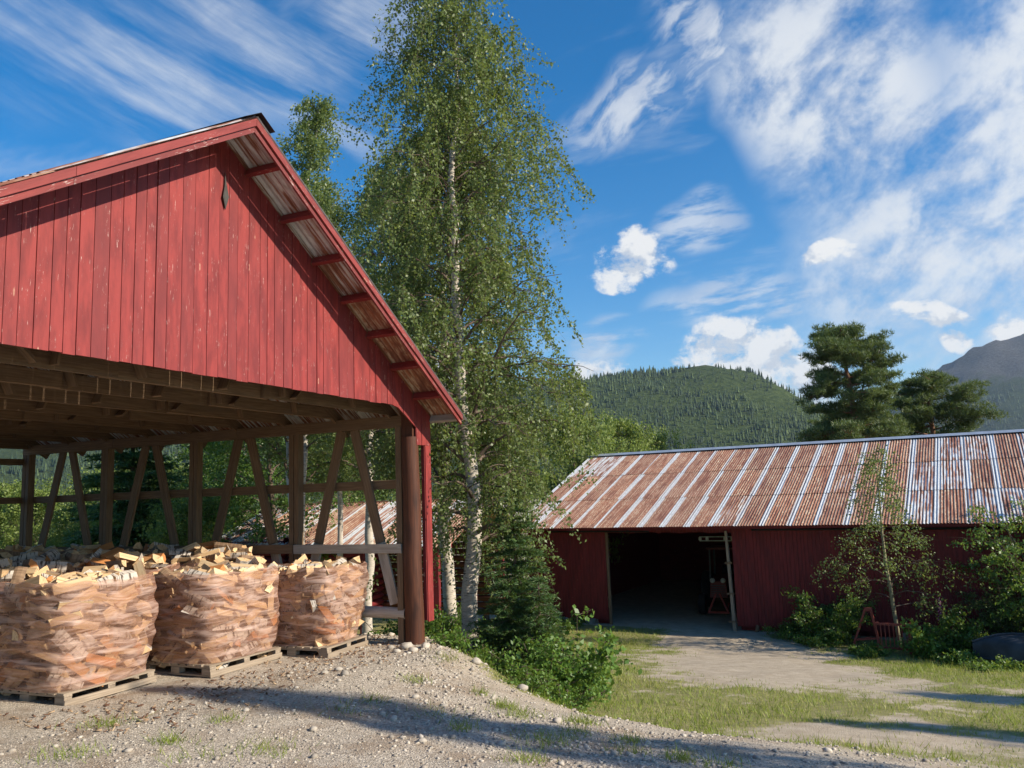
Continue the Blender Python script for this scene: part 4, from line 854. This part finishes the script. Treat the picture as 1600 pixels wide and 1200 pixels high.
P3 = interp([0, .2, .35, .5, .65, .8, 1], [.2, 1.0, 1.9, 2.0, 1.5, .75, .15])
broadleaf('birch_tree', 'slender birch whose sparse tip shows above the shed roof slope', 'tree', gz(-5.6, 21.0), 14.6, .14, P3, 70, 42000, .075, L_birch, B_birch, 103, lean=(.5, .3), t0=.25, upang=55, droop=.4, twig=.5, nsub=4, wob=.2)
broadleaf('birch_tree', 'bushy birch filling the gap behind the roof slope', 'tree', gz(-3.7, 20.4), 12.0, .13, interp([0, .25, .45, .65, .85, 1], [.3, 1.3, 1.9, 1.9, 1.1, .2]), 70, 45000, .075, L_birch, B_birch, 104, lean=(.2, .2), t0=.3, upang=52, droop=.45, twig=.5, wob=.2)
# trees standing behind the open shed
gB = 'trees growing behind the open shed'
src1 = broadleaf('broadleaf_tree', 'dark leafy tree behind the shed frame, nearest the log outbuilding', 'tree', gz(-7.2, 24.5), 8.5, .13, interp([0, .2, .5, .8, 1], [.8, 2.0, 2.4, 1.6, .3]), 60, 24000, .10, L_green, B_brown, 105, gB, t0=.12, upang=40, droop=.3, twig=.45, jit=.09)
src2 = broadleaf('broadleaf_tree', 'yellow-green young tree farthest along past the end of the shed', 'tree', gz(-24.0, 37.0), 4.6, .08, interp([0, .2, .5, .8, 1], [.9, 1.7, 1.7, 1.1, .3]), 50, 18000, .095, L_pale, B_brown, 106, gB, t0=.06, upang=45, droop=.2, twig=.4, jit=.08)
src3 = spruce('spruce_tree', 'green conifer with drooping boughs behind the middle bays of the shed', gz(-11.6, 25.0), 9.0, 2.3, 107, dens=.9, group=gB, ln=.22, wd=.055)
for k, (x_, y_, s_, a, sr_, lb) in enumerate([(-9.6, 28.5, .95, 1.1, src1, 'dark leafy tree between the outbuilding tree and the conifer behind the shed'),
      (-14.4, 33.0, 1.25, .7, src2, 'yellow-green young tree touching the conifer behind the shed'), (-21.5, 35.5, 1.1, 2.9, src2, 'low yellow-green tree at the far corner post of the shed'),
      (-9.2, 24.0, .8, 4.0, src2, 'yellow-green sapling below the conifer boughs behind the shed'), (-11.9, 31.5, .95, 1.9, src3, 'conifer standing back among the yellow-green trees'),
      (-24.5, 31.5, 1.0, .4, src3, 'conifer with bright boughs outside the far end of the shed'), (-12.3, 27.5, .95, 5.0, src2, 'bright sapling crowding the lower rails of the shed'),
      (-16.4, 31.0, .85, 1.2, src2, 'short bright sapling seen over the dark firewood'), (-19.0, 33.0, 1.0, 3.6, src2, 'pale bushy sapling behind the farthest bay of the shed'), (-17.6, 37.0, 1.3, 4.4, src2, 'taller pale tree behind the far posts of the shed'),
      (-6.2, 30.5, 1.05, 3.3, src1, 'dark leafy tree rising behind the outbuilding roof'), (-1.2, 30.0, .8, 2.0, src1, 'dark leafy tree between the outbuilding and the long barn')]):
    clone(sr_, gz(x_, y_), a, s_, lb, gB)
broadleaf('birch_tree', 'thin birch trunk in the nearest side bay of the shed', 'tree', gz(-5.05, 19.2), 11.0, .12, interp([0, .3, .6, 1], [.2, 1.0, 1.4, .2]), 45, 14000, .075, L_birch, B_birch, 108, lean=(-.1, .3), t0=.42, droop=.5, twig=.5)
broadleaf('birch_tree', 'second thin birch trunk in the nearest side bay of the shed', 'tree', gz(-4.75, 21.8), 10.0, .09, interp([0, .3, .6, 1], [.2, 1.0, 1.4, .2]), 40, 12000, .075, L_birch, B_birch, 109, lean=(.2, .3), t0=.40, droop=.5, twig=.5)
# trees behind the barn
gz2 = lambda x_, y_: (x_, y_, -2.3)
clone(src2, gz2(6.0, 47), .3, (1.25, 1.75), 'rounded bright tree peeking over the barn ridge', 'trees behind the barn')
clone(src2, gz2(8.6, 50), 2.2, (1.1, 1.6), 'smaller yellowish tree over the barn ridge, next to the rounded one', 'trees behind the barn')
clone(src2, gz2(2.6, 37), 1.2, (1.3, 1.62), 'pale hazy tree at the end of the barn roof behind the birch', 'trees behind the barn')
rp = random.Random(6)
def pine_clumps(n, tlo, prof, rp_): return [(tlo + (1 - tlo) * (k + rp_.random()) / n, k * 2.4 + rp_.uniform(-.4, .4), prof((k + .5) / n) * rp_.uniform(.7, 1.15), rp_.uniform(-.06, .32), rp_.uniform(.72, 1.12)) for k in range(n)]
pine('pine_tree', 'tall pine with reddish trunk and flat layered boughs behind the barn', gz2(19.2, 46), 13.1, .30, pine_clumps(38, .34, interp([0, .12, .35, .65, .9, 1], [4.1, 3.6, 2.4, 2.7, 1.9, .9]), rp), 201, (-.3, 0))
pine('pine_tree', 'lower spreading pine next to the tall one behind the barn', gz2(24.6, 49), 10.6, .26, pine_clumps(32, .30, interp([0, .2, .5, .8, 1], [4.4, 3.6, 3.0, 2.4, .9]), rp), 202, (.4, 0))
clone(bpy.data.objects['pine_tree.001'], gz2(22.0, 53), 2.0, (1.1, .82), 'low dark pine filling the gap between the two larger pines')
# bank planting by the birches
spruce('spruce_sapling', 'dark feathery young spruce under the birches', gz(-.05, 13.6), 3.3, .95, 301, dens=3.2, ln=.085, wd=.017)
spruce('spruce_sapling', 'small lighter spruce sapling in front of the feathery one', gz(.30, 13.0), 1.9, .65, 302, dens=3.0, ln=.08, wd=.016)
shrub('leafy_bush', 'bright green leafy bush spilling over the gravel bank', 'bush', gz(.30, 12.4), 1.15, .70, 22, 6500, .065, L_bright, 303)
shrub('leafy_bush', 'loose light bush with reaching shoots at the edge of the yard', 'bush', gz(.95, 12.9), 1.35, .6, 9, 1500, .10, L_bright, 304, droop=.0)
shrub('leafy_bush', 'dark bush behind the sill log between sack and log post', 'bush', gz(-1.95, 15.6), 1.7, .9, 26, 9000, .065, L_green, 305)
shrub('leafy_bush', 'dark undergrowth behind the white birch trunks', 'bush', gz(-.95, 17.2), 1.7, 1.2, 26, 8000, .08, L_green, 306)
shrub('weed_clump', 'small bright weed clump at the foot of the log post', 'weed', gz(-1.02, 12.75), .42, .28, 12, 900, .06, L_bright, 307)
shrub('weed_clump', 'low weeds around the foot of the leaning birch', 'weed', gz(-.55, 12.6), .38, .45, 16, 1500, .05, L_green, 308)
shrub('weed_clump', 'straggly weeds on the crest of the gravel bank', 'weed', gz(.05, 11.4), .32, .45, 14, 1200, .045, L_green, 309)
shrub('weed_clump', 'shaggy weeds below the overhanging bright bush', 'weed', gz(.55, 11.3), .40, .55, 18, 1700, .05, L_bright, 310)
# in front of the barn
def bp(s_, w_): p = b2w(s_, w_); return (p[0], p[1], zt1(p[0], p[1]))
broadleaf('young_birch', 'young birch with thin pale trunk standing before the barn wall', 'tree', bp(6.75, 1.5), 5.3, .055, interp([0, .15, .28, .42, .6, .8, 1], [.3, .8, 1.75, 1.6, .95, .6, .15]), 40, 6200, .065, L_birch, bark('young_birch_bark', (.30, .27, .16), (.22, .20, .12), (.10, .08, .05), True), 401, lean=(-.35, 0), t0=.22, upang=32, droop=.55, twig=.45, wob=.1)
shrub('tall_shrub', 'tall willow shrub crowding the barn wall above the overturned boat', 'bush', bp(10.4, 1.3), 4.9, 1.9, 30, 17000, .085, L_green, 402, droop=.15)
shrub('tall_shrub', 'dull grey-green brush under the willow shrub beside the boat', 'bush', bp(9.3, .8), 2.3, 1.0, 26, 7000, .06, L_birch, 403, droop=.3)
shrub('leafy_bush', 'rounded rowan bush against the barn wall between doorway and red frame', 'bush', bp(4.85, 1.0), 1.95, 1.0, 24, 8000, .075, L_green, 404)
shrub('raspberry_clump', 'fresh light green raspberry canes in front of the slatted red crate', 'plant', bp(7.35, 2.5), 1.15, .35, 9, 1300, .10, L_bright, 405, droop=.0)
shrub('raspberry_clump', 'dense nettle-like clump between the raspberry canes and the boat', 'plant', bp(8.05, 2.2), 1.3, .6, 22, 4200, .08, L_green, 406, droop=.05)
for k, (s_, w_, h, sp, lb) in enumerate([(3.9, .7, .55, .7, 'low weeds along the wall base by the door'), (4.5, 1.5, .6, .8, 'weeds in front of the rowan bush'), (6.1, 2.6, .35, .5, 'weeds around the red triangular frame'), (8.1, 3.3, .45, .5, 'weeds at the bow of the boat'), (9.3, 4.2, .35, .9, 'weeds along the side of the boat'), (10.8, 4.2, .5, .9, 'rank weeds further along the boat'), (-3.3, 1.1, .5, .8, 'weeds under the short barn wall between birches and doorway')]):
    shrub('weed_clump', lb, 'weed', bp(s_, w_), h, sp, 18, 2600, .065, (L_green, L_bright)[k % 2], 420 + k)
# foxglove
fx = root('foxglove', 'single pink foxglove spire by the barn wall', 'flower', bp(7.75, 1.2)); V, Q = tubes([(np.array([(0, 0, 0), (.02, 0, .7), (.0, 0, 1.35)]), (.012, .009, .004))], 5); link('stem', mesh('stem', V, Q, simple('stem_green', (.06, .12, .03))), fx)
M_pink = simple('pink_petal', (.42, .12, .26), .6); rg_ = random.Random(3)
for k in range(22):
    a = k * 2.4; z = .75 + k * .027; r_ = .05 * (1 - k / 30); V, Q = tubes([(np.array([(0.01, 0, z), (math.cos(a) * r_, math.sin(a) * r_, z - .02), (math.cos(a) * r_ * 1.6, math.sin(a) * r_ * 1.6, z - .05)]), (.008, .016 * (1.1 - k / 30), .02 * (1.1 - k / 30)))], 6); link('bell', mesh('bell', V, Q, M_pink), fx)
# red farm implement: leaning triangular frame and slatted crate
im = root('drawbar_frame', 'red steel triangular frame standing among the bushes at the barn', 'implement', bp(6.0, 1.6), -BA)
M_oldred = simple('faded_red_steel', (.30, .07, .05), .6, bump=.1)
for a, b in (((-.42, 0, 0), (-.02, 0, 1.05)), ((.10, 0, 1.05), (.26, .0, .05)), ((-.36, -.02, .22), (.20, -.02, .28))): beam('bar', a, b, .05, .12, M_oldred, im, up=(0, 1, 0))
beam('gusset', (-.06, -.01, 1.02), (.14, -.01, 1.02), .045, .10, M_oldred, im)
ic = root('slatted_crate', 'low red slatted steel crate half hidden by raspberry canes', 'implement', bp(6.6, 2.2), -BA)
for z in (.12, .72): beam('rail', (-.35, 0, z), (.42, 0, z), .04, .06, M_oldred, ic)
for k in range(8): beam('slat', (-.32 + k * .1, -.03, .1), (-.32 + k * .1, -.03, .72), .02, .035, M_oldred, ic, up=(0, 1, 0))
beam('corner_tube', (.44, 0, 0), (.46, 0, .74), .08, .08, M_oldred, ic, up=(0, 1, 0)); beam('side_rail', (.44, .0, .70), (.44, .6, .66), .04, .06, M_oldred, ic); beam('side_rail', (-.35, .0, .70), (-.35, .6, .66), .04, .06, M_oldred, ic)
# overturned boat
bt = root('overturned_boat', 'dark grey rowing boat lying upside down beside the shrubs', 'boat', bp(8.75, 2.9), -BA + .10)
st = np.linspace(0, 1, 15); V = []; nsec = 11
for u in st:
    bwd = .68 * (math.sin(min(u / .62, 1) * math.pi / 2) ** .75) * (1 - .28 * max(0, (u - .62) / .38) ** 2); hh = .50 + .13 * (1 - u) ** 3 + .02 * u
    hh *= .55 + .45 * math.sin(min(u / .25, 1) * math.pi / 2)
    for k in range(nsec):
        a = math.pi * k / (nsec - 1); V.append((u * 3.9 - .3, -math.cos(a) * bwd * (abs(math.cos(a)) ** -.35 if abs(math.cos(a)) > .3 else 1.4) * .9 if False else -math.copysign(abs(math.cos(a)) ** .7, math.cos(a)) * bwd, .16 + hh * math.sin(a) ** .75 - .14 * (1 - u) ** 4 * 0))
Q = [(i_ * nsec + k, i_ * nsec + k + 1, (i_ + 1) * nsec + k + 1, (i_ + 1) * nsec + k) for i_ in range(14) for k in range(nsec - 1)] + [tuple(14 * nsec + k for k in range(nsec))]
M_boat = simple('tarred_hull', (.045, .05, .062), .55, spec=.4, var=.35, sc=3)
link('hull', mesh('hull', V, Q, M_boat, smooth=True), bt)
V, Q = tubes([(np.array([V[i_ * nsec + nsec // 2] for i_ in range(15)]) + np.array([0, 0, .012]), np.full(15, .028))], 6); link('keel', mesh('keel', V, Q, M_boat), bt)
for k in (0, nsec - 1):
    pts = []
    for i_ in range(15):
        u = st[i_]; bwd = .68 * (math.sin(min(u / .62, 1) * math.pi / 2) ** .75) * (1 - .28 * max(0, (u - .62) / .38) ** 2); pts.append((u * 3.9 - .3, (-1 if k == 0 else 1) * (bwd + .015), .17))
    V2, Q2 = tubes([(np.array(pts), np.full(15, .026))], 6); link('gunwale', mesh('gunwale', V2, Q2, M_boat), bt)
for q in (.5, 2.8): beam('trestle', (q, -.5, .07), (q, .5, .07), .10, .14, M_timber, bt)

# trees beyond the view on the sunny side, their shade reaches into the yard
shade = [(11.9, 3.6, 10.6, .50, 'narrow birch east of the gravel yard, its shade crossing the stones'), (15.5, -1.2, 12, .6, 'tall birch standing east of the track by the yard'), (19.5, 5.6, 10.0, .55, 'leaning birch at the eastern verge of the yard'),
         (21.5, 8.3, 9.5, .85, 'birch beside the willow shrub at the barn corner')]
b0 = bpy.data.objects['birch_tree.001']
for k, (x_, y_, h, sp, lb) in enumerate(shade): clone(b0, gz(x_, y_), 1.3 + k * 1.7, (sp, h / 11.9), lb, 'birches along the sunny side of the yard')

# ------------------------------------------------------------------ grass, stones, chips
rng = np.random.default_rng(61)
def blades(pos, h, wd, lean, rg_):
    n = len(pos); a = rg_.uniform(0, 6.28, n); b = np.stack([np.cos(a), np.sin(a), np.zeros(n)], -1); l = np.stack([rg_.normal(0, lean, n), rg_.normal(0, lean, n), np.ones(n)], -1)
    hh = h[:, None]; V = np.stack([pos - b * wd / 2, pos + b * wd / 2, pos + l * hh], 1).reshape(-1, 3); return V, np.arange(n * 3).reshape(-1, 3)
n = 330000; x_ = rng.uniform(-4, 20, n); y_ = rng.uniform(5, 27, n); ang = x_ / np.maximum(y_, 1); ok = (ang < .72) & (ang > -.5) & (bw(x_, y_) > -.2)
x_, y_ = x_[ok], y_[ok]; gmk = grass_mask(x_, y_); cl = .5 + .5 * wave(x_, y_, 3.1, 4.4) * .8; ok = (rng.random(len(x_)) < np.clip(gmk * 1.3 - .12, 0, 1) * (.25 + .75 * cl)) & (crest_dist(x_, y_) < .1)
x_, y_, gmk = x_[ok], y_[ok], gmk[ok]; h = rng.gamma(4, .0115, len(x_)) * (.6 + .8 * gmk) * (1 + .5 * wave(x_, y_, 1.1, 8)); h = np.clip(h, .015, .22)
V, Fc = blades(np.stack([x_, y_, zt(x_, y_) - .01], -1), h, .013, .45, rng); tn = np.clip(rng.beta(2, 2.4, len(x_)) + .12 + .3 * wave(x_, y_, .6, 3), 0, 1)
tag(link('grass', mesh('grass', V, Fc, L_grass, tone=tn)), 'sunlit short grass on the slope between gravel and barn', 'grass', kind='stuff')
tc_ = [(-3.1, 7.5), (-2.7, 7.1), (-2.2, 7.3), (-3.7, 7.0), (-1.9, 8.9), (-1.6, 9.3), (-.9, 8.9), (-.5, 10.1), (-.2, 9.6), (-1.0, 11.4), (.5, 8.4), (.2, 8.0), (.9, 7.6), (-.6, 8.3), (1.3, 7.4), (-2.9, 8.3), (1.6, 7.2), (.0, 7.1), (-1.3, 10.3), (.6, 9.0), (-.05, 9.2), (-4.0, 8.2), (1.0, 8.15)]
PP, HH = [], []
for (cx, cy) in tc_:
    m_ = int(rng.integers(60, 190)); sp = rng.uniform(.07, .2); q = rng.normal(0, sp, (m_, 2)) + (cx, cy); PP.append(np.stack([q[:, 0], q[:, 1], zt(q[:, 0], q[:, 1]) - .005], -1)); HH.append(rng.uniform(.03, .13, m_))
V, Fc = blades(np.concatenate(PP), np.concatenate(HH), .008, .55, rng); tag(link('grass', mesh('grass', V, Fc, L_grass, tone=rng.beta(2, 3, len(Fc)))), 'sparse grass tufts poking through the gravel by the sacks', 'grass', kind='stuff')
ico = [(0, 0, 1), (.894, 0, .447), (.276, .851, .447), (-.724, .526, .447), (-.724, -.526, .447), (.276, -.851, .447), (.724, .526, -.447), (-.276, .851, -.447), (-.894, 0, -.447), (-.276, -.851, -.447), (.724, -.526, -.447), (0, 0, -1)]
icf = np.array([(0, 1, 2), (0, 2, 3), (0, 3, 4), (0, 4, 5), (0, 5, 1), (1, 6, 2), (2, 7, 3), (3, 8, 4), (4, 9, 5), (5, 10, 1), (2, 6, 7), (3, 7, 8), (4, 8, 9), (5, 9, 10), (1, 10, 6), (6, 11, 7), (7, 11, 8), (8, 11, 9), (9, 11, 10), (10, 11, 6)])
ms, t = material('field_stone'); a = t.n('Attribute', {'attribute_name': 'tone'}).outputs['Fac']; o = t.n('TexCoord').outputs['Object']
c = t.mix(a, (.25, .215, .17), (.62, .55, .45)); c = t.mix(t.m('MULTIPLY', t.sm(t.noise(o, 30, 4), .45, .7), .4), c, (.26, .22, .19)); finish(t, c, .85, t.noise(o, 60, 4), .4, .004)
M_stone = ms
n = 30000; x_ = rng.uniform(-6.5, 5.0, n); y_ = rng.uniform(5.4, 13.5, n); d = crest_dist(x_, y_); ok = (x_ / y_ > -.75) & (x_ / y_ < .7) & (d > -1.3 - 3.5 * sm_((11.0 - y_) / 3.0)) & (rng.random(n) < (.45 + .55 * np.exp(-np.abs(d - .2) / .9)) * (1 - .6 * grass_mask(x_, y_)))
lx = (x_ - SC[0]) * SG[0] + (y_ - SC[1]) * SG[1]; ly = -((x_ - SC[0]) * SN[0] + (y_ - SC[1]) * SN[1]); ok &= ~((lx < .1) & (ly > .8))
x_, y_, d = x_[ok], y_[ok], d[ok]; n = len(x_); sz = np.clip(rng.lognormal(-4.75, .50, n), .005, .045) * (1 + .45 * np.exp(-np.abs(d) / .7))
iv = np.array(ico)[None] * rng.uniform(.7, 1.25, (n, 12, 1)) * np.stack([sz * rng.uniform(.8, 1.5, n), sz, sz * rng.uniform(.45, .8, n)], -1)[:, None]; a = rng.uniform(0, 6.28, n)[:, None]
V = np.stack([iv[..., 0] * np.cos(a) - iv[..., 1] * np.sin(a) + x_[:, None], iv[..., 0] * np.sin(a) + iv[..., 1] * np.cos(a) + y_[:, None], iv[..., 2] + zt(x_, y_)[:, None] + sz[:, None] * .2], -1).reshape(-1, 3)
tag(link('gravel', mesh('gravel', V, (icf[None] + np.arange(n)[:, None, None] * 12).reshape(-1, 3), M_stone, tone=np.repeat(rng.beta(1.6, 1.8, n), 20))), 'loose grey gravel stones strewn over the yard', 'gravel', kind='stuff')
big = [(-1.62, 12.0, .13, 'largest pale boulder at the foot of the log post', .8), (-1.35, 12.0, .09, 'white stone leaning on the largest boulder', 1), (-1.85, 12.05, .08, 'flat grey stone next to the largest boulder', .45), (-1.50, 11.75, .085, 'broad white stone in front of the largest boulder', 1), (-1.72, 11.72, .06, 'small white stone in front of the boulders', .9), (-.62, 11.6, .10, 'rounded pale stone near the birch foot', .75),
       (-2.15, 10.35, .07, 'smooth blue-grey stone in a little heap of gravel', .35), (-2.28, 10.6, .06, 'pale stone topping the little heap', .9), (-2.42, 10.45, .055, 'reddish small stone beside the little heap', .5), (.0, 11.0, .10, 'stone half buried under the bright bush', .7), (-1.2, 9.55, .05, 'lone white stone on open gravel', 1), (-1.9, 8.9, .06, 'lone grey stone in the shadow band', .6), (.35, 8.9, .06, 'stone on the crest beside a grass tuft', .8), (-.9, 7.6, .05, 'small stone in the foreground gravel', .7)]
for k, (x_, y_, r_, lb, tn_) in enumerate(big):
    rk = np.random.default_rng(900 + k); V = np.array(ico); V = np.concatenate([V, nz((V[icf[:, 0]] + V[icf[:, 1]] + V[icf[:, 2]]))]); nf = []
    for q, f in enumerate(icf): nf += [(f[0], f[1], 12 + q), (f[1], f[2], 12 + q), (f[2], f[0], 12 + q)]
    r_ *= .8; V = V * rk.uniform(.78, 1.12, (len(V), 1)) * np.array([r_ * rk.uniform(1.05, 1.5), r_, r_ * rk.uniform(.6, .8)])
    o_ = link('stone', mesh('stone', V, np.array(nf), M_stone, tone=np.full(60, tn_ * .75))); o_.location = (x_, y_, zt1(x_, y_) + r_ * .3); o_.rotation_euler = (0, 0, rk.uniform(0, 6)); tag(o_, lb, 'stone', 'stones lying on the gravel')
# bark and wood chips
n = 620; lx = rng.uniform(-5.2, .6, n); ly = rng.normal(.6, .5, n); P_ = SC[None] + lx[:, None] * SG[None] - ly[:, None] * SN[None]; sz = rng.uniform(.006, .022, n); a = rng.uniform(0, 6.28, n); zz_ = zt(P_[:, 0], P_[:, 1])
e1 = np.stack([np.cos(a), np.sin(a), rng.normal(0, .25, n)], -1) * (sz * 1.6)[:, None]; e2 = np.stack([-np.sin(a), np.cos(a), rng.normal(0, .25, n)], -1) * (sz * .5)[:, None]; c0 = np.stack([P_[:, 0], P_[:, 1], zz_ + .012], -1); up_ = np.array([0, 0, .008])
V = np.stack([c0 - e1 - e2, c0 + e1 - e2, c0 + e1 + e2, c0 - e1 + e2, c0 - e1 - e2 + up_, c0 + e1 - e2 + up_, c0 + e1 + e2 + up_, c0 - e1 + e2 + up_], 1).reshape(-1, 3); bf = np.array([(3, 2, 1, 0), (4, 5, 6, 7), (0, 1, 5, 4), (1, 2, 6, 5), (2, 3, 7, 6), (3, 0, 4, 7)])
mc, t = material('wood_chip'); a = t.n('Attribute', {'attribute_name': 'tone'}).outputs['Fac']; finish(t, t.mix(a, (.13, .06, .035), (.50, .36, .22)), .85)
tag(link('wood_chips', mesh('wood_chips', V, (bf[None] + np.arange(n)[:, None, None] * 8).reshape(-1, 4), mc, tone=np.repeat(rng.random(n) ** 1.5, 6))), 'scattered bark flakes and wood chips in front of the sacks', 'wood chips', kind='stuff')

# ------------------------------------------------------------------ air
V = [(-6400, -6400, -6), (6400, -6400, -6), (6400, 6400, -6), (-6400, 6400, -6), (-6400, -6400, 800), (6400, -6400, 800), (6400, 6400, 800), (-6400, 6400, 800)]
mh = bpy.data.materials.new('air'); mh.use_nodes = True; t = NT(mh.node_tree); pv = t.n('VolumePrincipled', None, Density=HAZE); pv.inputs['Color'].default_value = (.62, .78, 1.0, 1); pv.inputs['Anisotropy'].default_value = .2
t.t.links.new(pv.outputs[0], t.n('OutputMaterial').inputs['Volume']); mh.volume_intersection_method = 'FAST' if hasattr(mh, 'volume_intersection_method') else None
hz = link('haze', mesh('haze', V, [f[::-1] for f in [(0, 1, 2, 3), (7, 6, 5, 4), (0, 4, 5, 1), (1, 5, 6, 2), (2, 6, 7, 3), (3, 7, 4, 0)]], mh)); tag(hz, kind='stuff', label='thin pale blue air between the yard and the hills', cat='haze')
